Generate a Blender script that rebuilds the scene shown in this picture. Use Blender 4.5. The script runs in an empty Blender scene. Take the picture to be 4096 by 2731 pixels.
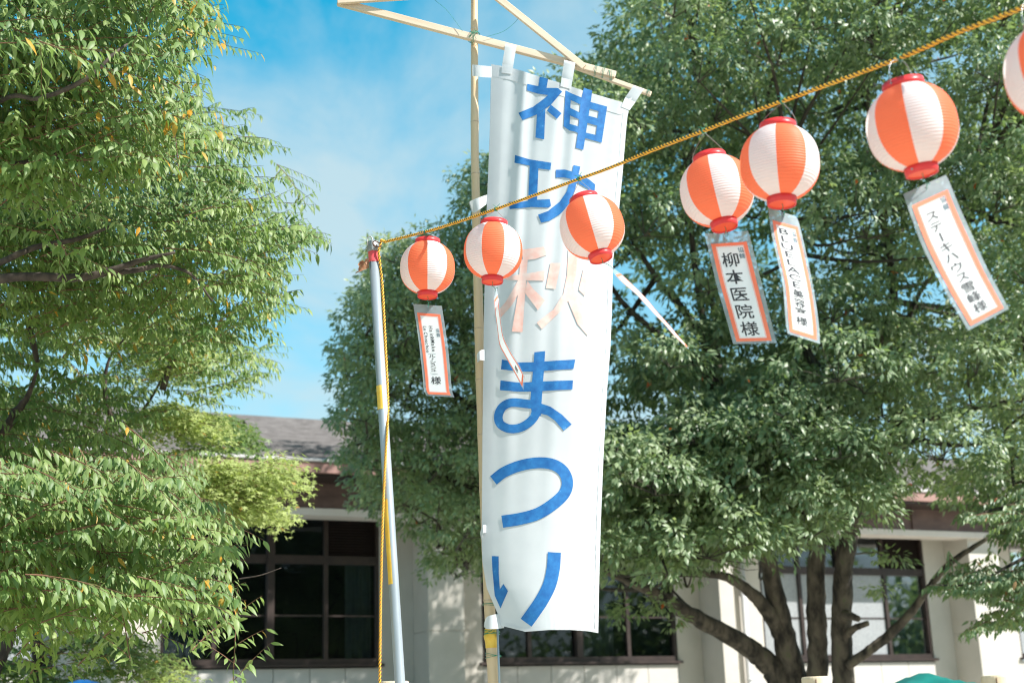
import bpy, bmesh, math, random
import numpy as np
from mathutils import Vector, Matrix

random.seed(7)
rng = np.random.default_rng(11)
scene = bpy.context.scene
COL = scene.collection

# ------------------------------------------------------------------ camera
F_PX = 5689.0                 # 50 mm lens on a 36 mm sensor, in pixels of the 4096 px wide photograph
PITCH, ROLL = math.radians(15.5), 0.033
CAM = np.array([0.0, 0.0, 1.55])
_fw = np.array([0, math.cos(PITCH), math.sin(PITCH)])
_rt0 = np.array([1.0, 0, 0]); _up0 = np.cross(_rt0, _fw)
_rt = math.cos(ROLL) * _rt0 - math.sin(ROLL) * _up0
_up = math.sin(ROLL) * _rt0 + math.cos(ROLL) * _up0
cam_d = bpy.data.cameras.new('camera'); cam = bpy.data.objects.new('camera', cam_d); COL.objects.link(cam)
cam.matrix_world = Matrix(((_rt[0], _up[0], -_fw[0], CAM[0]), (_rt[1], _up[1], -_fw[1], CAM[1]),
                           (_rt[2], _up[2], -_fw[2], CAM[2]), (0, 0, 0, 1)))
cam_d.lens = 50; cam_d.sensor_width = 36; cam_d.clip_start = 0.1; cam_d.clip_end = 3000
cam_d.dof.use_dof = True; cam_d.dof.focus_distance = 6.5; cam_d.dof.aperture_fstop = 2.8
scene.camera = cam

# ------------------------------------------------------------------ sun, sky, exposure
SUN = np.array([0.645, -0.32, 0.66]); SUN /= np.linalg.norm(SUN)
SUN_EL = math.asin(SUN[2]); SUN_AZ = math.atan2(SUN[0], SUN[1])
sd = bpy.data.lights.new('sun', 'SUN'); sd.energy = 4.5; sd.angle = math.radians(0.5); sd.color = (1, 0.965, 0.91)
so = bpy.data.objects.new('sun', sd); COL.objects.link(so); so.location = (20, -6, 20)
so.rotation_euler = Vector(-SUN).to_track_quat('-Z', 'Y').to_euler()
world = bpy.data.worlds.new('World'); scene.world = world; world.use_nodes = True
wn, wl = world.node_tree.nodes, world.node_tree.links
wn.clear()
w_out = wn.new('ShaderNodeOutputWorld'); w_bg = wn.new('ShaderNodeBackground'); w_bg.inputs['Strength'].default_value = 0.14
sky = wn.new('ShaderNodeTexSky'); sky.sky_type = 'NISHITA'; sky.sun_disc = False
sky.sun_elevation = SUN_EL; sky.sun_rotation = SUN_AZ
sky.altitude = 0; sky.air_density = 1.0; sky.dust_density = 0.6; sky.ozone_density = 1.0
tc = wn.new('ShaderNodeTexCoord')
sep = wn.new('ShaderNodeSeparateXYZ'); wl.new(tc.outputs['Generated'], sep.inputs[0])
def wmath(op, a, b=None, clamp=False):
    n = wn.new('ShaderNodeMath'); n.operation = op; n.use_clamp = clamp
    for i, v in enumerate((a, b)):
        if v is None: continue
        if isinstance(v, (int, float)): n.inputs[i].default_value = v
        else: wl.new(v, n.inputs[i])
    return n.outputs[0]
zc = wmath('MAXIMUM', sep.outputs['Z'], 0.06)
cx, cy = wmath('DIVIDE', sep.outputs['X'], zc), wmath('DIVIDE', sep.outputs['Y'], zc)
comb = wn.new('ShaderNodeCombineXYZ'); wl.new(cx, comb.inputs[0]); wl.new(cy, comb.inputs[1])
mp = wn.new('ShaderNodeMapping'); mp.inputs['Scale'].default_value = (1.5, 0.62, 1); mp.inputs['Rotation'].default_value = (0, 0, math.radians(-20))
mp.inputs['Location'].default_value = (5.48, 3.32, 0)
wl.new(comb.outputs[0], mp.inputs['Vector'])
nz = wn.new('ShaderNodeTexNoise'); nz.inputs['Scale'].default_value = 1.3; nz.inputs['Detail'].default_value = 10; nz.inputs['Roughness'].default_value = 0.58
nz.inputs['Distortion'].default_value = 0.25
wl.new(mp.outputs[0], nz.inputs['Vector'])
ramp = wn.new('ShaderNodeValToRGB'); ramp.color_ramp.elements[0].position = 0.42; ramp.color_ramp.elements[1].position = 0.66
wl.new(nz.outputs['Fac'], ramp.inputs[0])
hz = wmath('MINIMUM', wmath('MULTIPLY', wmath('SUBTRACT', 0.50, sep.outputs['Z'], True), 1.9, True), 0.88)   # thin high cloud thickens towards the horizon all round
cl = wmath('ADD', wmath('MULTIPLY', wmath('MULTIPLY', ramp.outputs[0], 0.82), wmath('SUBTRACT', 1.0, hz)), hz, True)
hs = wn.new('ShaderNodeHueSaturation'); hs.inputs['Hue'].default_value = 0.463; hs.inputs['Saturation'].default_value = 1.6; hs.inputs['Value'].default_value = 0.80
wl.new(sky.outputs[0], hs.inputs['Color'])
mix = wn.new('ShaderNodeMixRGB'); mix.inputs['Color2'].default_value = (2.05, 2.60, 2.78, 1)
wl.new(cl, mix.inputs['Fac']); wl.new(hs.outputs[0], mix.inputs['Color1'])
wl.new(mix.outputs[0], w_bg.inputs['Color']); wl.new(w_bg.outputs[0], w_out.inputs['Surface'])
vs = scene.view_settings
vs.view_transform = 'Standard'; vs.look = 'None'; vs.gamma = 1; vs.use_curve_mapping = False; vs.exposure = 1.12
scene.render.engine = 'CYCLES'; scene.cycles.filter_width = 1.1; scene.render.filter_size = 1.1
scene.cycles.max_bounces = 8; scene.cycles.transparent_max_bounces = 12; scene.cycles.use_denoising = True
scene.cycles.transmission_bounces = 6; scene.cycles.diffuse_bounces = 5

# ------------------------------------------------------------------ helpers
def ray(x, y): return _fw + _rt * (x - 2048) / F_PX - _up * (y - 1365.5) / F_PX
def W(x, y, d): return CAM + ray(x, y) * d                       # photo pixel + depth along the view axis -> world point
def WY(x, y, Y): r = ray(x, y); return CAM + r * (Y / r[1])      # photo pixel + world Y -> world point
def project(P):
    q = np.asarray(P) - CAM; d = q @ _fw
    return 2048 + F_PX * (q @ _rt) / d, 1365.5 - F_PX * (q @ _up) / d, d
def nrm(v): v = np.asarray(v, float); return v / np.maximum(np.linalg.norm(v, axis=-1, keepdims=True), 1e-9)

def tag(o, label=None, cat=None, group=None, kind=None):
    for k, v in (('label', label), ('category', cat), ('group', group), ('kind', kind)):
        if v: o[k] = v
    return o
def empty(name, loc, label, cat, group=None):
    o = bpy.data.objects.new(name, None); COL.objects.link(o); o.location = tuple(loc); o.empty_display_size = 0.1
    return tag(o, label, cat, group)
def link(name, me, parent=None, keep=True):
    o = bpy.data.objects.new(name, me); COL.objects.link(o)
    if parent is not None:
        o.parent = parent
        if keep: o.matrix_parent_inverse = parent_inv(parent)
    return o
def parent_inv(p):
    m = Matrix.LocRotScale(p.location, p.rotation_euler, p.scale) if p.rotation_mode != 'QUATERNION' else Matrix.LocRotScale(p.location, p.rotation_quaternion, p.scale)
    if p.parent is not None: m = parent_inv(p.parent).inverted() @ p.matrix_parent_inverse @ m if False else m
    return m.inverted()

class MB:
    """collects verts and faces of one mesh in world coordinates"""
    def __init__(s): s.v, s.f, s.m = [], [], []
    def add(s, vs, fs, mi=0):
        b = len(s.v); s.v += [tuple(map(float, p)) for p in vs]
        s.f += [tuple(b + i for i in f) for f in fs]; s.m += [mi] * len(fs); return s
    def box(s, c, ax, ay, az, mi=0):      # half-axis vectors
        c, ax, ay, az = map(np.asarray, (c, ax, ay, az))
        vs = [c + sx * ax + sy * ay + sz * az for sz in (-1, 1) for sy in (-1, 1) for sx in (-1, 1)]
        return s.add(vs, [(0, 2, 3, 1), (4, 5, 7, 6), (0, 1, 5, 4), (2, 6, 7, 3), (0, 4, 6, 2), (1, 3, 7, 5)], mi)
    def tube(s, pts, rad, n=8, cap=True, mi=0, rough=0.0):
        pts = np.asarray(pts, float); k = len(pts)
        rad = np.full(k, rad) if np.isscalar(rad) else np.asarray(rad, float)
        t = nrm(np.gradient(pts, axis=0)); ref = np.array([0.31, 0.17, 0.93])
        if abs(t[0] @ ref) > 0.95: ref = np.array([1.0, 0, 0])
        a = nrm(np.cross(t[0], ref)); vs = []
        for i in range(k):
            a = nrm(a - t[i] * (a @ t[i])); b = np.cross(t[i], a)
            for j in range(n):
                th = 2 * math.pi * j / n
                rr = rad[i] * (1 + rough * (random.random() - 0.5))
                vs.append(pts[i] + rr * (math.cos(th) * a + math.sin(th) * b))
        fs = [(i * n + j, i * n + (j + 1) % n, (i + 1) * n + (j + 1) % n, (i + 1) * n + j) for i in range(k - 1) for j in range(n)]
        if cap: fs += [tuple(range(n))[::-1], tuple((k - 1) * n + j for j in range(n))]
        return s.add(vs, fs, mi)
    def grid(s, P, mi=0):                 # P: (rows, cols, 3)
        P = np.asarray(P); r, c = P.shape[:2]
        return s.add(P.reshape(-1, 3), [(i * c + j, i * c + j + 1, (i + 1) * c + j + 1, (i + 1) * c + j) for i in range(r - 1) for j in range(c - 1)], mi)
    def mesh(s, name, mats, smooth=False):
        me = bpy.data.meshes.new(name); me.from_pydata(s.v, [], s.f)
        for m in (mats if isinstance(mats, (list, tuple)) else [mats]): me.materials.append(m)
        if any(s.m): me.polygons.foreach_set('material_index', s.m)
        if smooth: me.polygons.foreach_set('use_smooth', [True] * len(me.polygons))
        me.update(); return me
    def build(s, name, mats, parent=None, smooth=False, bevel=0):
        o = link(name, s.mesh(name, mats, smooth), parent)
        if bevel:
            b = o.modifiers.new('bevel', 'BEVEL'); b.width = bevel; b.segments = 2; b.limit_method = 'ANGLE'
        return o

def spline(pts, n):
    """Catmull-Rom through points (any dimension), n samples per span"""
    P = np.asarray(pts, float); P = np.vstack([2 * P[0] - P[1], P, 2 * P[-1] - P[-2]]); out = []
    for i in range(1, len(P) - 2):
        for t in np.linspace(0, 1, n, endpoint=False):
            a, b, c, d = P[i - 1:i + 3]
            out.append(0.5 * ((2 * b) + (c - a) * t + (2 * a - 5 * b + 4 * c - d) * t * t + (3 * b - a - 3 * c + d) * t ** 3))
    out.append(P[-2]); return np.array(out)

def srgb(r, g, b):
    f = lambda c: c / 12.92 if c <= 0.04045 else ((c + 0.055) / 1.055) ** 2.4
    return (f(r / 255), f(g / 255), f(b / 255), 1)

def new_mat(name):
    m = bpy.data.materials.new(name); m.use_nodes = True; n = m.node_tree.nodes; n.clear()
    out = n.new('ShaderNodeOutputMaterial'); return m, n, m.node_tree.links, out
def mat(name, c1, c2=None, scale=20.0, rough=0.6, metal=0.0, stretch=(1, 1, 1), bump=0.0, bscale=None, detail=5, lo=0.35, hi=0.65, spec=0.5, transl=0.0, third=None):
    m, n, l, out = new_mat(name)
    p = n.new('ShaderNodeBsdfPrincipled'); p.inputs['Roughness'].default_value = rough; p.inputs['Metallic'].default_value = metal
    p.inputs['Specular IOR Level'].default_value = spec
    c1 = tuple(c1) + (1,) if len(c1) == 3 else c1
    col = None
    if c2 is not None or bump:
        t = n.new('ShaderNodeTexCoord'); mpp = n.new('ShaderNodeMapping'); mpp.inputs['Scale'].default_value = stretch
        l.new(t.outputs['Object'], mpp.inputs['Vector'])
        nz = n.new('ShaderNodeTexNoise'); nz.inputs['Scale'].default_value = scale; nz.inputs['Detail'].default_value = detail
        nz.inputs['Roughness'].default_value = 0.6
        l.new(mpp.outputs[0], nz.inputs['Vector'])
    if c2 is not None:
        c2 = tuple(c2) + (1,) if len(c2) == 3 else c2
        r = n.new('ShaderNodeValToRGB'); r.color_ramp.elements[0].position = lo; r.color_ramp.elements[1].position = hi
        r.color_ramp.elements[0].color = c1; r.color_ramp.elements[1].color = c2
        if third:
            e = r.color_ramp.elements.new(min(hi + 0.12, 0.99)); e.color = third
        l.new(nz.outputs['Fac'], r.inputs[0]); col = r.outputs[0]; l.new(col, p.inputs['Base Color'])
    else: p.inputs['Base Color'].default_value = c1
    if bump:
        bn = n.new('ShaderNodeBump'); bn.inputs['Strength'].default_value = bump; bn.inputs['Distance'].default_value = 0.01
        src = nz
        if bscale:
            src = n.new('ShaderNodeTexNoise'); src.inputs['Scale'].default_value = bscale; src.inputs['Detail'].default_value = 6
            l.new(mpp.outputs[0], src.inputs['Vector'])
        l.new(src.outputs['Fac'], bn.inputs['Height']); l.new(bn.outputs[0], p.inputs['Normal'])
    if transl:
        tr = n.new('ShaderNodeBsdfTranslucent'); mx = n.new('ShaderNodeMixShader'); mx.inputs[0].default_value = transl
        if col is not None: l.new(col, tr.inputs['Color'])
        else: tr.inputs['Color'].default_value = c1
        l.new(p.outputs[0], mx.inputs[1]); l.new(tr.outputs[0], mx.inputs[2]); l.new(mx.outputs[0], out.inputs[0])
    else: l.new(p.outputs[0], out.inputs[0])
    return m

def leaf_mat(name, dark, light, yellow, rough, transl, spec=0.5, tcol=(1.25, 1.35, 0.7)):
    """per-leaf colour from the mesh attribute 'tone' (0..1 dark to light green, above 1 turning yellow)"""
    m, n, l, out = new_mat(name)
    a = n.new('ShaderNodeAttribute'); a.attribute_name = 'tone'
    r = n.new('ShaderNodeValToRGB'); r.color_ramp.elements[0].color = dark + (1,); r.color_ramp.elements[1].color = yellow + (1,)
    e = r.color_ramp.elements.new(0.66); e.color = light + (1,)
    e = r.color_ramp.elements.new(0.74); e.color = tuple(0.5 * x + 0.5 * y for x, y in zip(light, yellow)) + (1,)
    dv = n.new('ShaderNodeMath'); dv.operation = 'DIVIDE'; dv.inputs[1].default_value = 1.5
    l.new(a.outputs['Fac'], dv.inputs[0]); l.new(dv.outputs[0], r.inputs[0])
    p = n.new('ShaderNodeBsdfPrincipled'); p.inputs['Roughness'].default_value = rough; p.inputs['Specular IOR Level'].default_value = spec
    l.new(r.outputs[0], p.inputs['Base Color'])
    t = n.new('ShaderNodeBsdfTranslucent')
    mu = n.new('ShaderNodeMixRGB'); mu.blend_type = 'MULTIPLY'; mu.inputs[0].default_value = 1; mu.inputs['Color2'].default_value = tcol + (1,)
    l.new(r.outputs[0], mu.inputs['Color1']); l.new(mu.outputs[0], t.inputs['Color'])
    mx = n.new('ShaderNodeMixShader'); mx.inputs[0].default_value = transl
    l.new(p.outputs[0], mx.inputs[1]); l.new(t.outputs[0], mx.inputs[2]); l.new(mx.outputs[0], out.inputs[0])
    return m

M = {}
M['ground'] = mat('sandy_ground', (0.48, 0.44, 0.36), (0.56, 0.52, 0.43), 3, 0.95, bump=0.3, bscale=60)
M['wall'] = mat('cream_wall', (0.43, 0.405, 0.36), (0.49, 0.46, 0.415), 1.6, 0.85, bump=0.05, bscale=90)
M['panel'] = mat('wall_panel', (0.43, 0.41, 0.38), (0.49, 0.47, 0.44), 1.2, 0.7)
M['frame'] = mat('bronze_frame', (0.028, 0.019, 0.017), (0.045, 0.030, 0.026), 8, 0.45, metal=0.3)
M['louver'] = mat('dark_louver', (0.012, 0.010, 0.010), (0.02, 0.017, 0.016), 8, 0.6)
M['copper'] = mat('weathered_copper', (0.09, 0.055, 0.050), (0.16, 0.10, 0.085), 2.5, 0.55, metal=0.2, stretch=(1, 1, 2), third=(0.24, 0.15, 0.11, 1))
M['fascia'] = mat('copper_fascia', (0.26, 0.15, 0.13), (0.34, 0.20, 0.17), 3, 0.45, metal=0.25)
M['roof'] = mat('roof_sheet', (0.10, 0.088, 0.085), (0.17, 0.155, 0.15), 5, 0.6, stretch=(1, 1, 1), third=(0.24, 0.22, 0.21, 1))
M['gutter'] = mat('pale_gutter', (0.42, 0.40, 0.39), (0.5, 0.48, 0.47), 5, 0.5)
M['soffit'] = mat('soffit', (0.42, 0.38, 0.33), (0.5, 0.46, 0.41), 2, 0.8)
M['beam'] = mat('pale_beam', (0.55, 0.50, 0.46), (0.62, 0.57, 0.53), 2, 0.7)
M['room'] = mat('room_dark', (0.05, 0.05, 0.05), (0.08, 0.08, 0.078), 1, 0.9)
M['curtain'] = mat('curtain', (0.36, 0.38, 0.37), (0.44, 0.46, 0.45), 6, 0.9, transl=0.3)
M['frosted'] = mat('frosted_glass', (0.24, 0.25, 0.26), (0.31, 0.325, 0.335), 30, 0.35, bump=0.2, bscale=200)
M['pipe'] = mat('downpipe', (0.42, 0.43, 0.44), (0.5, 0.51, 0.52), 4, 0.5)
def glass_mat():
    m, n, l, out = new_mat('window_glass')
    tr = n.new('ShaderNodeBsdfTransparent'); tr.inputs['Color'].default_value = (0.50, 0.56, 0.58, 1)
    g = n.new('ShaderNodeBsdfGlossy'); g.inputs['Color'].default_value = (0.85, 0.9, 0.95, 1); g.inputs['Roughness'].default_value = 0.015
    fr = n.new('ShaderNodeFresnel'); fr.inputs['IOR'].default_value = 1.5
    t = n.new('ShaderNodeTexCoord'); nz = n.new('ShaderNodeTexNoise'); nz.inputs['Scale'].default_value = 1.2; l.new(t.outputs['Object'], nz.inputs['Vector'])
    b = n.new('ShaderNodeBump'); b.inputs['Strength'].default_value = 0.04; l.new(nz.outputs['Fac'], b.inputs['Height'])
    l.new(b.outputs[0], g.inputs['Normal'])
    mx = n.new('ShaderNodeMixShader'); l.new(fr.outputs[0], mx.inputs[0]); l.new(tr.outputs[0], mx.inputs[1]); l.new(g.outputs[0], mx.inputs[2])
    l.new(mx.outputs[0], out.inputs[0]); return m
M['glass'] = glass_mat()
M['bark_z'] = mat('zelkova_bark', (0.030, 0.022, 0.018), (0.085, 0.065, 0.052), 25, 0.9, stretch=(1, 1, 0.4), bump=0.6)
M['bark_c'] = mat('camphor_bark', (0.018, 0.015, 0.012), (0.115, 0.095, 0.072), 9, 0.95, stretch=(1, 1, 0.35), bump=1.0, bscale=28, detail=9, third=(0.09, 0.10, 0.05, 1), lo=0.38, hi=0.60)
M['twig_c'] = mat('camphor_twig', (0.03, 0.025, 0.018), (0.06, 0.05, 0.035), 20, 0.9)
M['twig'] = mat('twig', (0.12, 0.055, 0.03), (0.16, 0.085, 0.045), 30, 0.8)
M['leaf_z'] = leaf_mat('zelkova_leaf', (0.105, 0.185, 0.058), (0.270, 0.345, 0.120), (0.60, 0.30, 0.03), 0.48, 0.44, 0.5, (1.15, 1.3, 0.7))
M['leaf_c'] = leaf_mat('camphor_leaf', (0.095, 0.160, 0.075), (0.295, 0.360, 0.200), (0.45, 0.10, 0.02), 0.42, 0.40, 0.6)
M['leaf_m'] = leaf_mat('maple_leaf', (0.25, 0.31, 0.10), (0.40, 0.45, 0.18), (0.45, 0.22, 0.05), 0.5, 0.42, 0.3)
M['leaf_g'] = leaf_mat('green_maple_leaf', (0.10, 0.17, 0.05), (0.27, 0.32, 0.10), (0.45, 0.22, 0.05), 0.45, 0.40, 0.35)
M['pole'] = mat('galvanised_steel', (0.26, 0.30, 0.33), (0.44, 0.48, 0.51), 9, 0.40, metal=0.45, stretch=(1, 1, 0.12), bump=0.05, lo=0.3, hi=0.7)
M['steel'] = mat('dull_steel', (0.25, 0.25, 0.24), (0.42, 0.42, 0.41), 30, 0.5, metal=0.7)
M['rust'] = mat('rusty_iron', (0.07, 0.03, 0.02), (0.16, 0.075, 0.045), 60, 0.8)
M['red_tape'] = mat('red_tape', (0.62, 0.045, 0.06), (0.70, 0.12, 0.12), 25, 0.4)
M['torn'] = mat('torn_tape', (0.33, 0.10, 0.045), (0.62, 0.36, 0.20), 45, 0.6, transl=0.35)
M['yellow_tape'] = mat('yellow_tape', (0.68, 0.40, 0.035), (0.74, 0.50, 0.08), 25, 0.45)
M['rope_y'] = mat('rope_yellow', (0.90, 0.38, 0.012), (0.95, 0.50, 0.04), 90, 0.55, bump=0.3, bscale=400)
M['rope_k'] = mat('rope_black', (0.012, 0.012, 0.014), (0.03, 0.03, 0.032), 90, 0.6)
M['bamboo'] = mat('bamboo', (0.52, 0.36, 0.20), (0.66, 0.49, 0.31), 12, 0.42, stretch=(1, 1, 0.06), lo=0.25, hi=0.75, bump=0.05)
M['bamboo_node'] = mat('bamboo_node', (0.38, 0.25, 0.15), (0.60, 0.46, 0.32), 30, 0.6)
M['lumber'] = mat('pale_lumber', (0.52, 0.38, 0.26), (0.68, 0.55, 0.42), 22, 0.7, stretch=(0.08, 1, 1), lo=0.25, hi=0.7, bump=0.15)
M['wire_g'] = mat('green_wire', (0.01, 0.16, 0.09), (0.02, 0.24, 0.14), 20, 0.4)
M['wire'] = mat('thin_wire', (0.35, 0.36, 0.36), None, rough=0.35, metal=0.8)
M['cloth'] = mat('white_cotton', (0.58, 0.60, 0.62), (0.62, 0.64, 0.655), 6, 0.9, bump=0.03, bscale=500, spec=0.2, transl=0.22)
M['paint_b'] = mat('blue_fabric_paint', (0.004, 0.100, 0.33), (0.018, 0.18, 0.46), 30, 0.7, stretch=(1, 1, 1), lo=0.30, hi=0.66, detail=9, third=(0.14, 0.36, 0.64, 1), transl=0.08)
M['paint_p'] = mat('faded_pink_paint', (0.80, 0.45, 0.38), (0.79, 0.66, 0.61), 11, 0.8, lo=0.36, hi=0.68, detail=8, transl=0.15)
M['paper_w'] = mat('lantern_white', (0.80, 0.80, 0.795), None, rough=0.45, transl=0.42, spec=0.35)
M['paper_o'] = mat('lantern_orange', (0.94, 0.25, 0.115), None, rough=0.45, transl=0.52, spec=0.35)
M['cap'] = mat('lantern_cap', (0.76, 0.045, 0.05), (0.80, 0.06, 0.06), 15, 0.35, spec=0.4, transl=0.2)
M['capdisc'] = mat('lantern_base_disc', (0.85, 0.10, 0.03), None, rough=0.4, transl=0.3)
M['card'] = mat('tag_card', (0.80, 0.81, 0.81), (0.83, 0.84, 0.84), 8, 0.5, transl=0.25)
M['tag_o'] = mat('tag_orange', (0.92, 0.22, 0.12), (0.93, 0.25, 0.14), 10, 0.5, transl=0.25)
M['ink'] = mat('black_ink', (0.02, 0.02, 0.025), (0.035, 0.035, 0.04), 50, 0.5)
M['ink_t'] = mat('faded_ink', (0.10, 0.16, 0.20), None, rough=0.5)
M['post'] = mat('peeled_log', (0.56, 0.43, 0.28), (0.68, 0.56, 0.40), 9, 0.7, stretch=(1, 1, 0.1), bump=0.1)
M['tarp_g'] = mat('green_tarpaulin', (0.005, 0.13, 0.115), (0.012, 0.19, 0.165), 4, 0.35, bump=0.2, bscale=12)
M['tarp_b'] = mat('blue_tarpaulin', (0.004, 0.06, 0.22), (0.01, 0.10, 0.32), 4, 0.35, bump=0.2, bscale=12)
def sleeve_mat():
    m, n, l, out = new_mat('clear_plastic')
    tr = n.new('ShaderNodeBsdfTransparent'); tr.inputs['Color'].default_value = (0.86, 0.9, 0.92, 1)
    p = n.new('ShaderNodeBsdfPrincipled'); p.inputs['Base Color'].default_value = (0.66, 0.76, 0.83, 1); p.inputs['Roughness'].default_value = 0.22
    mx = n.new('ShaderNodeMixShader')
    t = n.new('ShaderNodeTexCoord'); nz = n.new('ShaderNodeTexNoise'); nz.inputs['Scale'].default_value = 14; l.new(t.outputs['Object'], nz.inputs['Vector'])
    mr = n.new('ShaderNodeMapRange'); mr.inputs['To Min'].default_value = 0.18; mr.inputs['To Max'].default_value = 0.50; l.new(nz.outputs['Fac'], mr.inputs['Value'])
    l.new(mr.outputs[0], mx.inputs[0]); l.new(tr.outputs[0], mx.inputs[1]); l.new(p.outputs[0], mx.inputs[2]); l.new(mx.outputs[0], out.inputs[0]); return m
M['sleeve'] = sleeve_mat()

# ================================================================== SETTING
g = MB(); g.add([(-900, -900, 0), (900, -900, 0), (900, 900, 0), (-900, 900, 0)], [(0, 1, 2, 3)])
tag(g.build('ground', M['ground']), kind='structure')

# ------------------------------------------------------------------ the long building
BA = math.radians(25); BU = np.array([math.cos(BA), math.sin(BA), 0]); BN = np.array([math.sin(BA), -math.cos(BA), 0])
BP = W(1787, 2600, 20.0); BP[2] = 0
def B(s, out, z): return BP + BU * s + BN * out + np.array([0, 0, z])
def hit(px, py, out):            # photo pixel on the facade plane that lies 'out' in front of the pier fronts -> (s, z)
    d = ray(px, py); t = ((BP + BN * out - CAM) @ BN) / (d @ BN); q = CAM + d * t
    return (q - BP) @ BU, q[2]
REC = -0.60
S = lambda px, out=0.0: hit(px, 2600, out)[0]
bld = empty('community_building', BP, 'long cream building with grey roof, copper eave and dark windows behind the trees', 'building')
def bbox(mb, s0, s1, o0, o1, z0, z1, mi=0):
    return mb.box(B((s0 + s1) / 2, (o0 + o1) / 2, (z0 + z1) / 2), BU * (s1 - s0) / 2, BN * (o1 - o0) / 2, (0, 0, (z1 - z0) / 2), mi)
Z_SILL = hit(1000, 2656, REC)[1]; Z_TOP = hit(1400, 2066, REC)[1]; Z_TRAN = hit(1250, 2236, REC)[1]
OUT_E = 0.62
Z_FT = hit(1300, 1850, OUT_E)[1]; Z_FB = hit(1300, 1893, OUT_E)[1]
Z_BT = hit(1300, 1950, 0.05)[1]; Z_BB = hit(1300, 2034, 0.05)[1]
SL, SR = S(-1400), S(5200)
piers = [(S(330), S(470)), (S(1715), S(1860)), (S(2893), S(2952)), (S(3920), S(4040))]
wins = [(S(-900, REC), S(215, REC)), (S(640, REC), S(1520, REC)), (S(1930, REC), S(2712, REC)), (S(3060, REC), S(3735, REC)), (S(4085, REC), S(4800, REC))]
# walls between the window openings (recessed plane), and piers
edges = [SL] + [v for w in wins for v in w] + [SR]
for i in range(0, len(edges), 2):
    mb = MB(); bbox(mb, edges[i], edges[i + 1], REC - 0.2, REC, 0, Z_TOP + 0.5); mb.build('wall', M['wall'], bld)
for a, b in piers:
    zc = hit(1780, 2522, 0)[1]
    mb = MB(); bbox(mb, a, b, REC + 0.002, 0, 0, zc - 0.006); bbox(mb, a + 0.006, b - 0.006, REC + 0.002, -0.006, zc - 0.006, zc + 0.006); bbox(mb, a, b, REC + 0.002, 0, zc + 0.006, Z_BB + 0.02)
    mb.build('pier', M['wall'], bld, bevel=0.006)
# panels under the sills, one object each, sharing one mesh per window run
for a, b in wins:
    n = max(3, round((b - a) / 0.56)); w = (b - a) / n
    me = None
    mb = MB(); bbox(mb, a, b, REC - 0.2, REC - 0.03, 0, Z_SILL - 0.06); mb.build('wall', M['wall'], bld)
    for k in range(n):
        if me is None:
            mb = MB(); c0 = B(a + w / 2, 0, 0)
            mb.box((0, 0, (Z_SILL - 0.06) / 2), BU * (w / 2 - 0.005), BN * 0.014, (0, 0, (Z_SILL - 0.07) / 2)); me = mb.mesh('wall_panel', M['panel'])
        o = link('wall_panel', me, bld); o.location = tuple(B(a + w * (k + 0.5), REC - 0.012, 0))
# soffit, beams, eave, roof
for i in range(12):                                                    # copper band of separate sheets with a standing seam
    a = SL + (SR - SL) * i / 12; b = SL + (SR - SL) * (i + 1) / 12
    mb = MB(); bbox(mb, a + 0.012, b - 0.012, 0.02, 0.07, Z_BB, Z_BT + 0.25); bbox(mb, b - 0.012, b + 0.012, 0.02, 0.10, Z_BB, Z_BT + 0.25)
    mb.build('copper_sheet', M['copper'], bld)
mb = MB(); bbox(mb, SL, SR, REC + 0.3, 0.10, Z_BB - 0.10, Z_BB - 0.003); mb.build('beam', M['beam'], bld)
mb = MB(); bbox(mb, SL, SR, REC - 0.2, REC + 0.3, Z_TOP + 0.02, Z_BB - 0.02); mb.build('soffit', M['soffit'], bld)
mb = MB(); bbox(mb, SL, SR, 0.07, OUT_E - 0.02, Z_BT + 0.06, Z_BT + 0.10); mb.build('eave_soffit', M['frame'], bld)
mb = MB(); bbox(mb, SL, SR, OUT_E - 0.02, OUT_E + 0.02, Z_FB, Z_FT); mb.build('fascia', M['fascia'], bld, bevel=0.01)
mb = MB(); bbox(mb, SL, SR, OUT_E - 0.03, OUT_E + 0.05, Z_FT + 0.004, Z_FT + 0.045); mb.build('eave_edge', M['gutter'], bld, bevel=0.01)
NC, RUN = 30, 5.6
_d = ray(1000, 1690); _o = -RUN; _t = ((BP + BN * (OUT_E + _o) - CAM) @ BN) / (_d @ BN); Z_RIDGE = (CAM + _d * _t)[2]
rise = (Z_RIDGE - Z_FT) / NC
mb = MB()
for k in range(NC):
    o1 = OUT_E - 0.02 - RUN * k / NC; o0 = OUT_E - 0.02 - RUN * (k + 1) / NC - 0.03
    z0 = Z_FT + 0.05 + rise * k
    mb.add([B(SL, o1, z0), B(SR, o1, z0), B(SR, o1, z0 + 0.03), B(SL, o1, z0 + 0.03), B(SL, o0, z0 + rise + 0.004), B(SR, o0, z0 + rise + 0.004)], [(0, 1, 2, 3), (3, 2, 5, 4)])
mb.build('roof', M['roof'], bld)
mb = MB(); bbox(mb, SL, SR, OUT_E - RUN - 0.25, OUT_E - RUN + 0.02, Z_RIDGE - 0.05, Z_RIDGE + 0.13); mb.build('ridge_cap', M['roof'], bld)
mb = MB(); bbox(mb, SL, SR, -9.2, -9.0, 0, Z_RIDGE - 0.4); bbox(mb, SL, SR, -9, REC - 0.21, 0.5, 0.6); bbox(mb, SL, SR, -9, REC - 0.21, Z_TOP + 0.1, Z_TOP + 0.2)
mb.build('room_shell', M['room'], bld)
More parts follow.
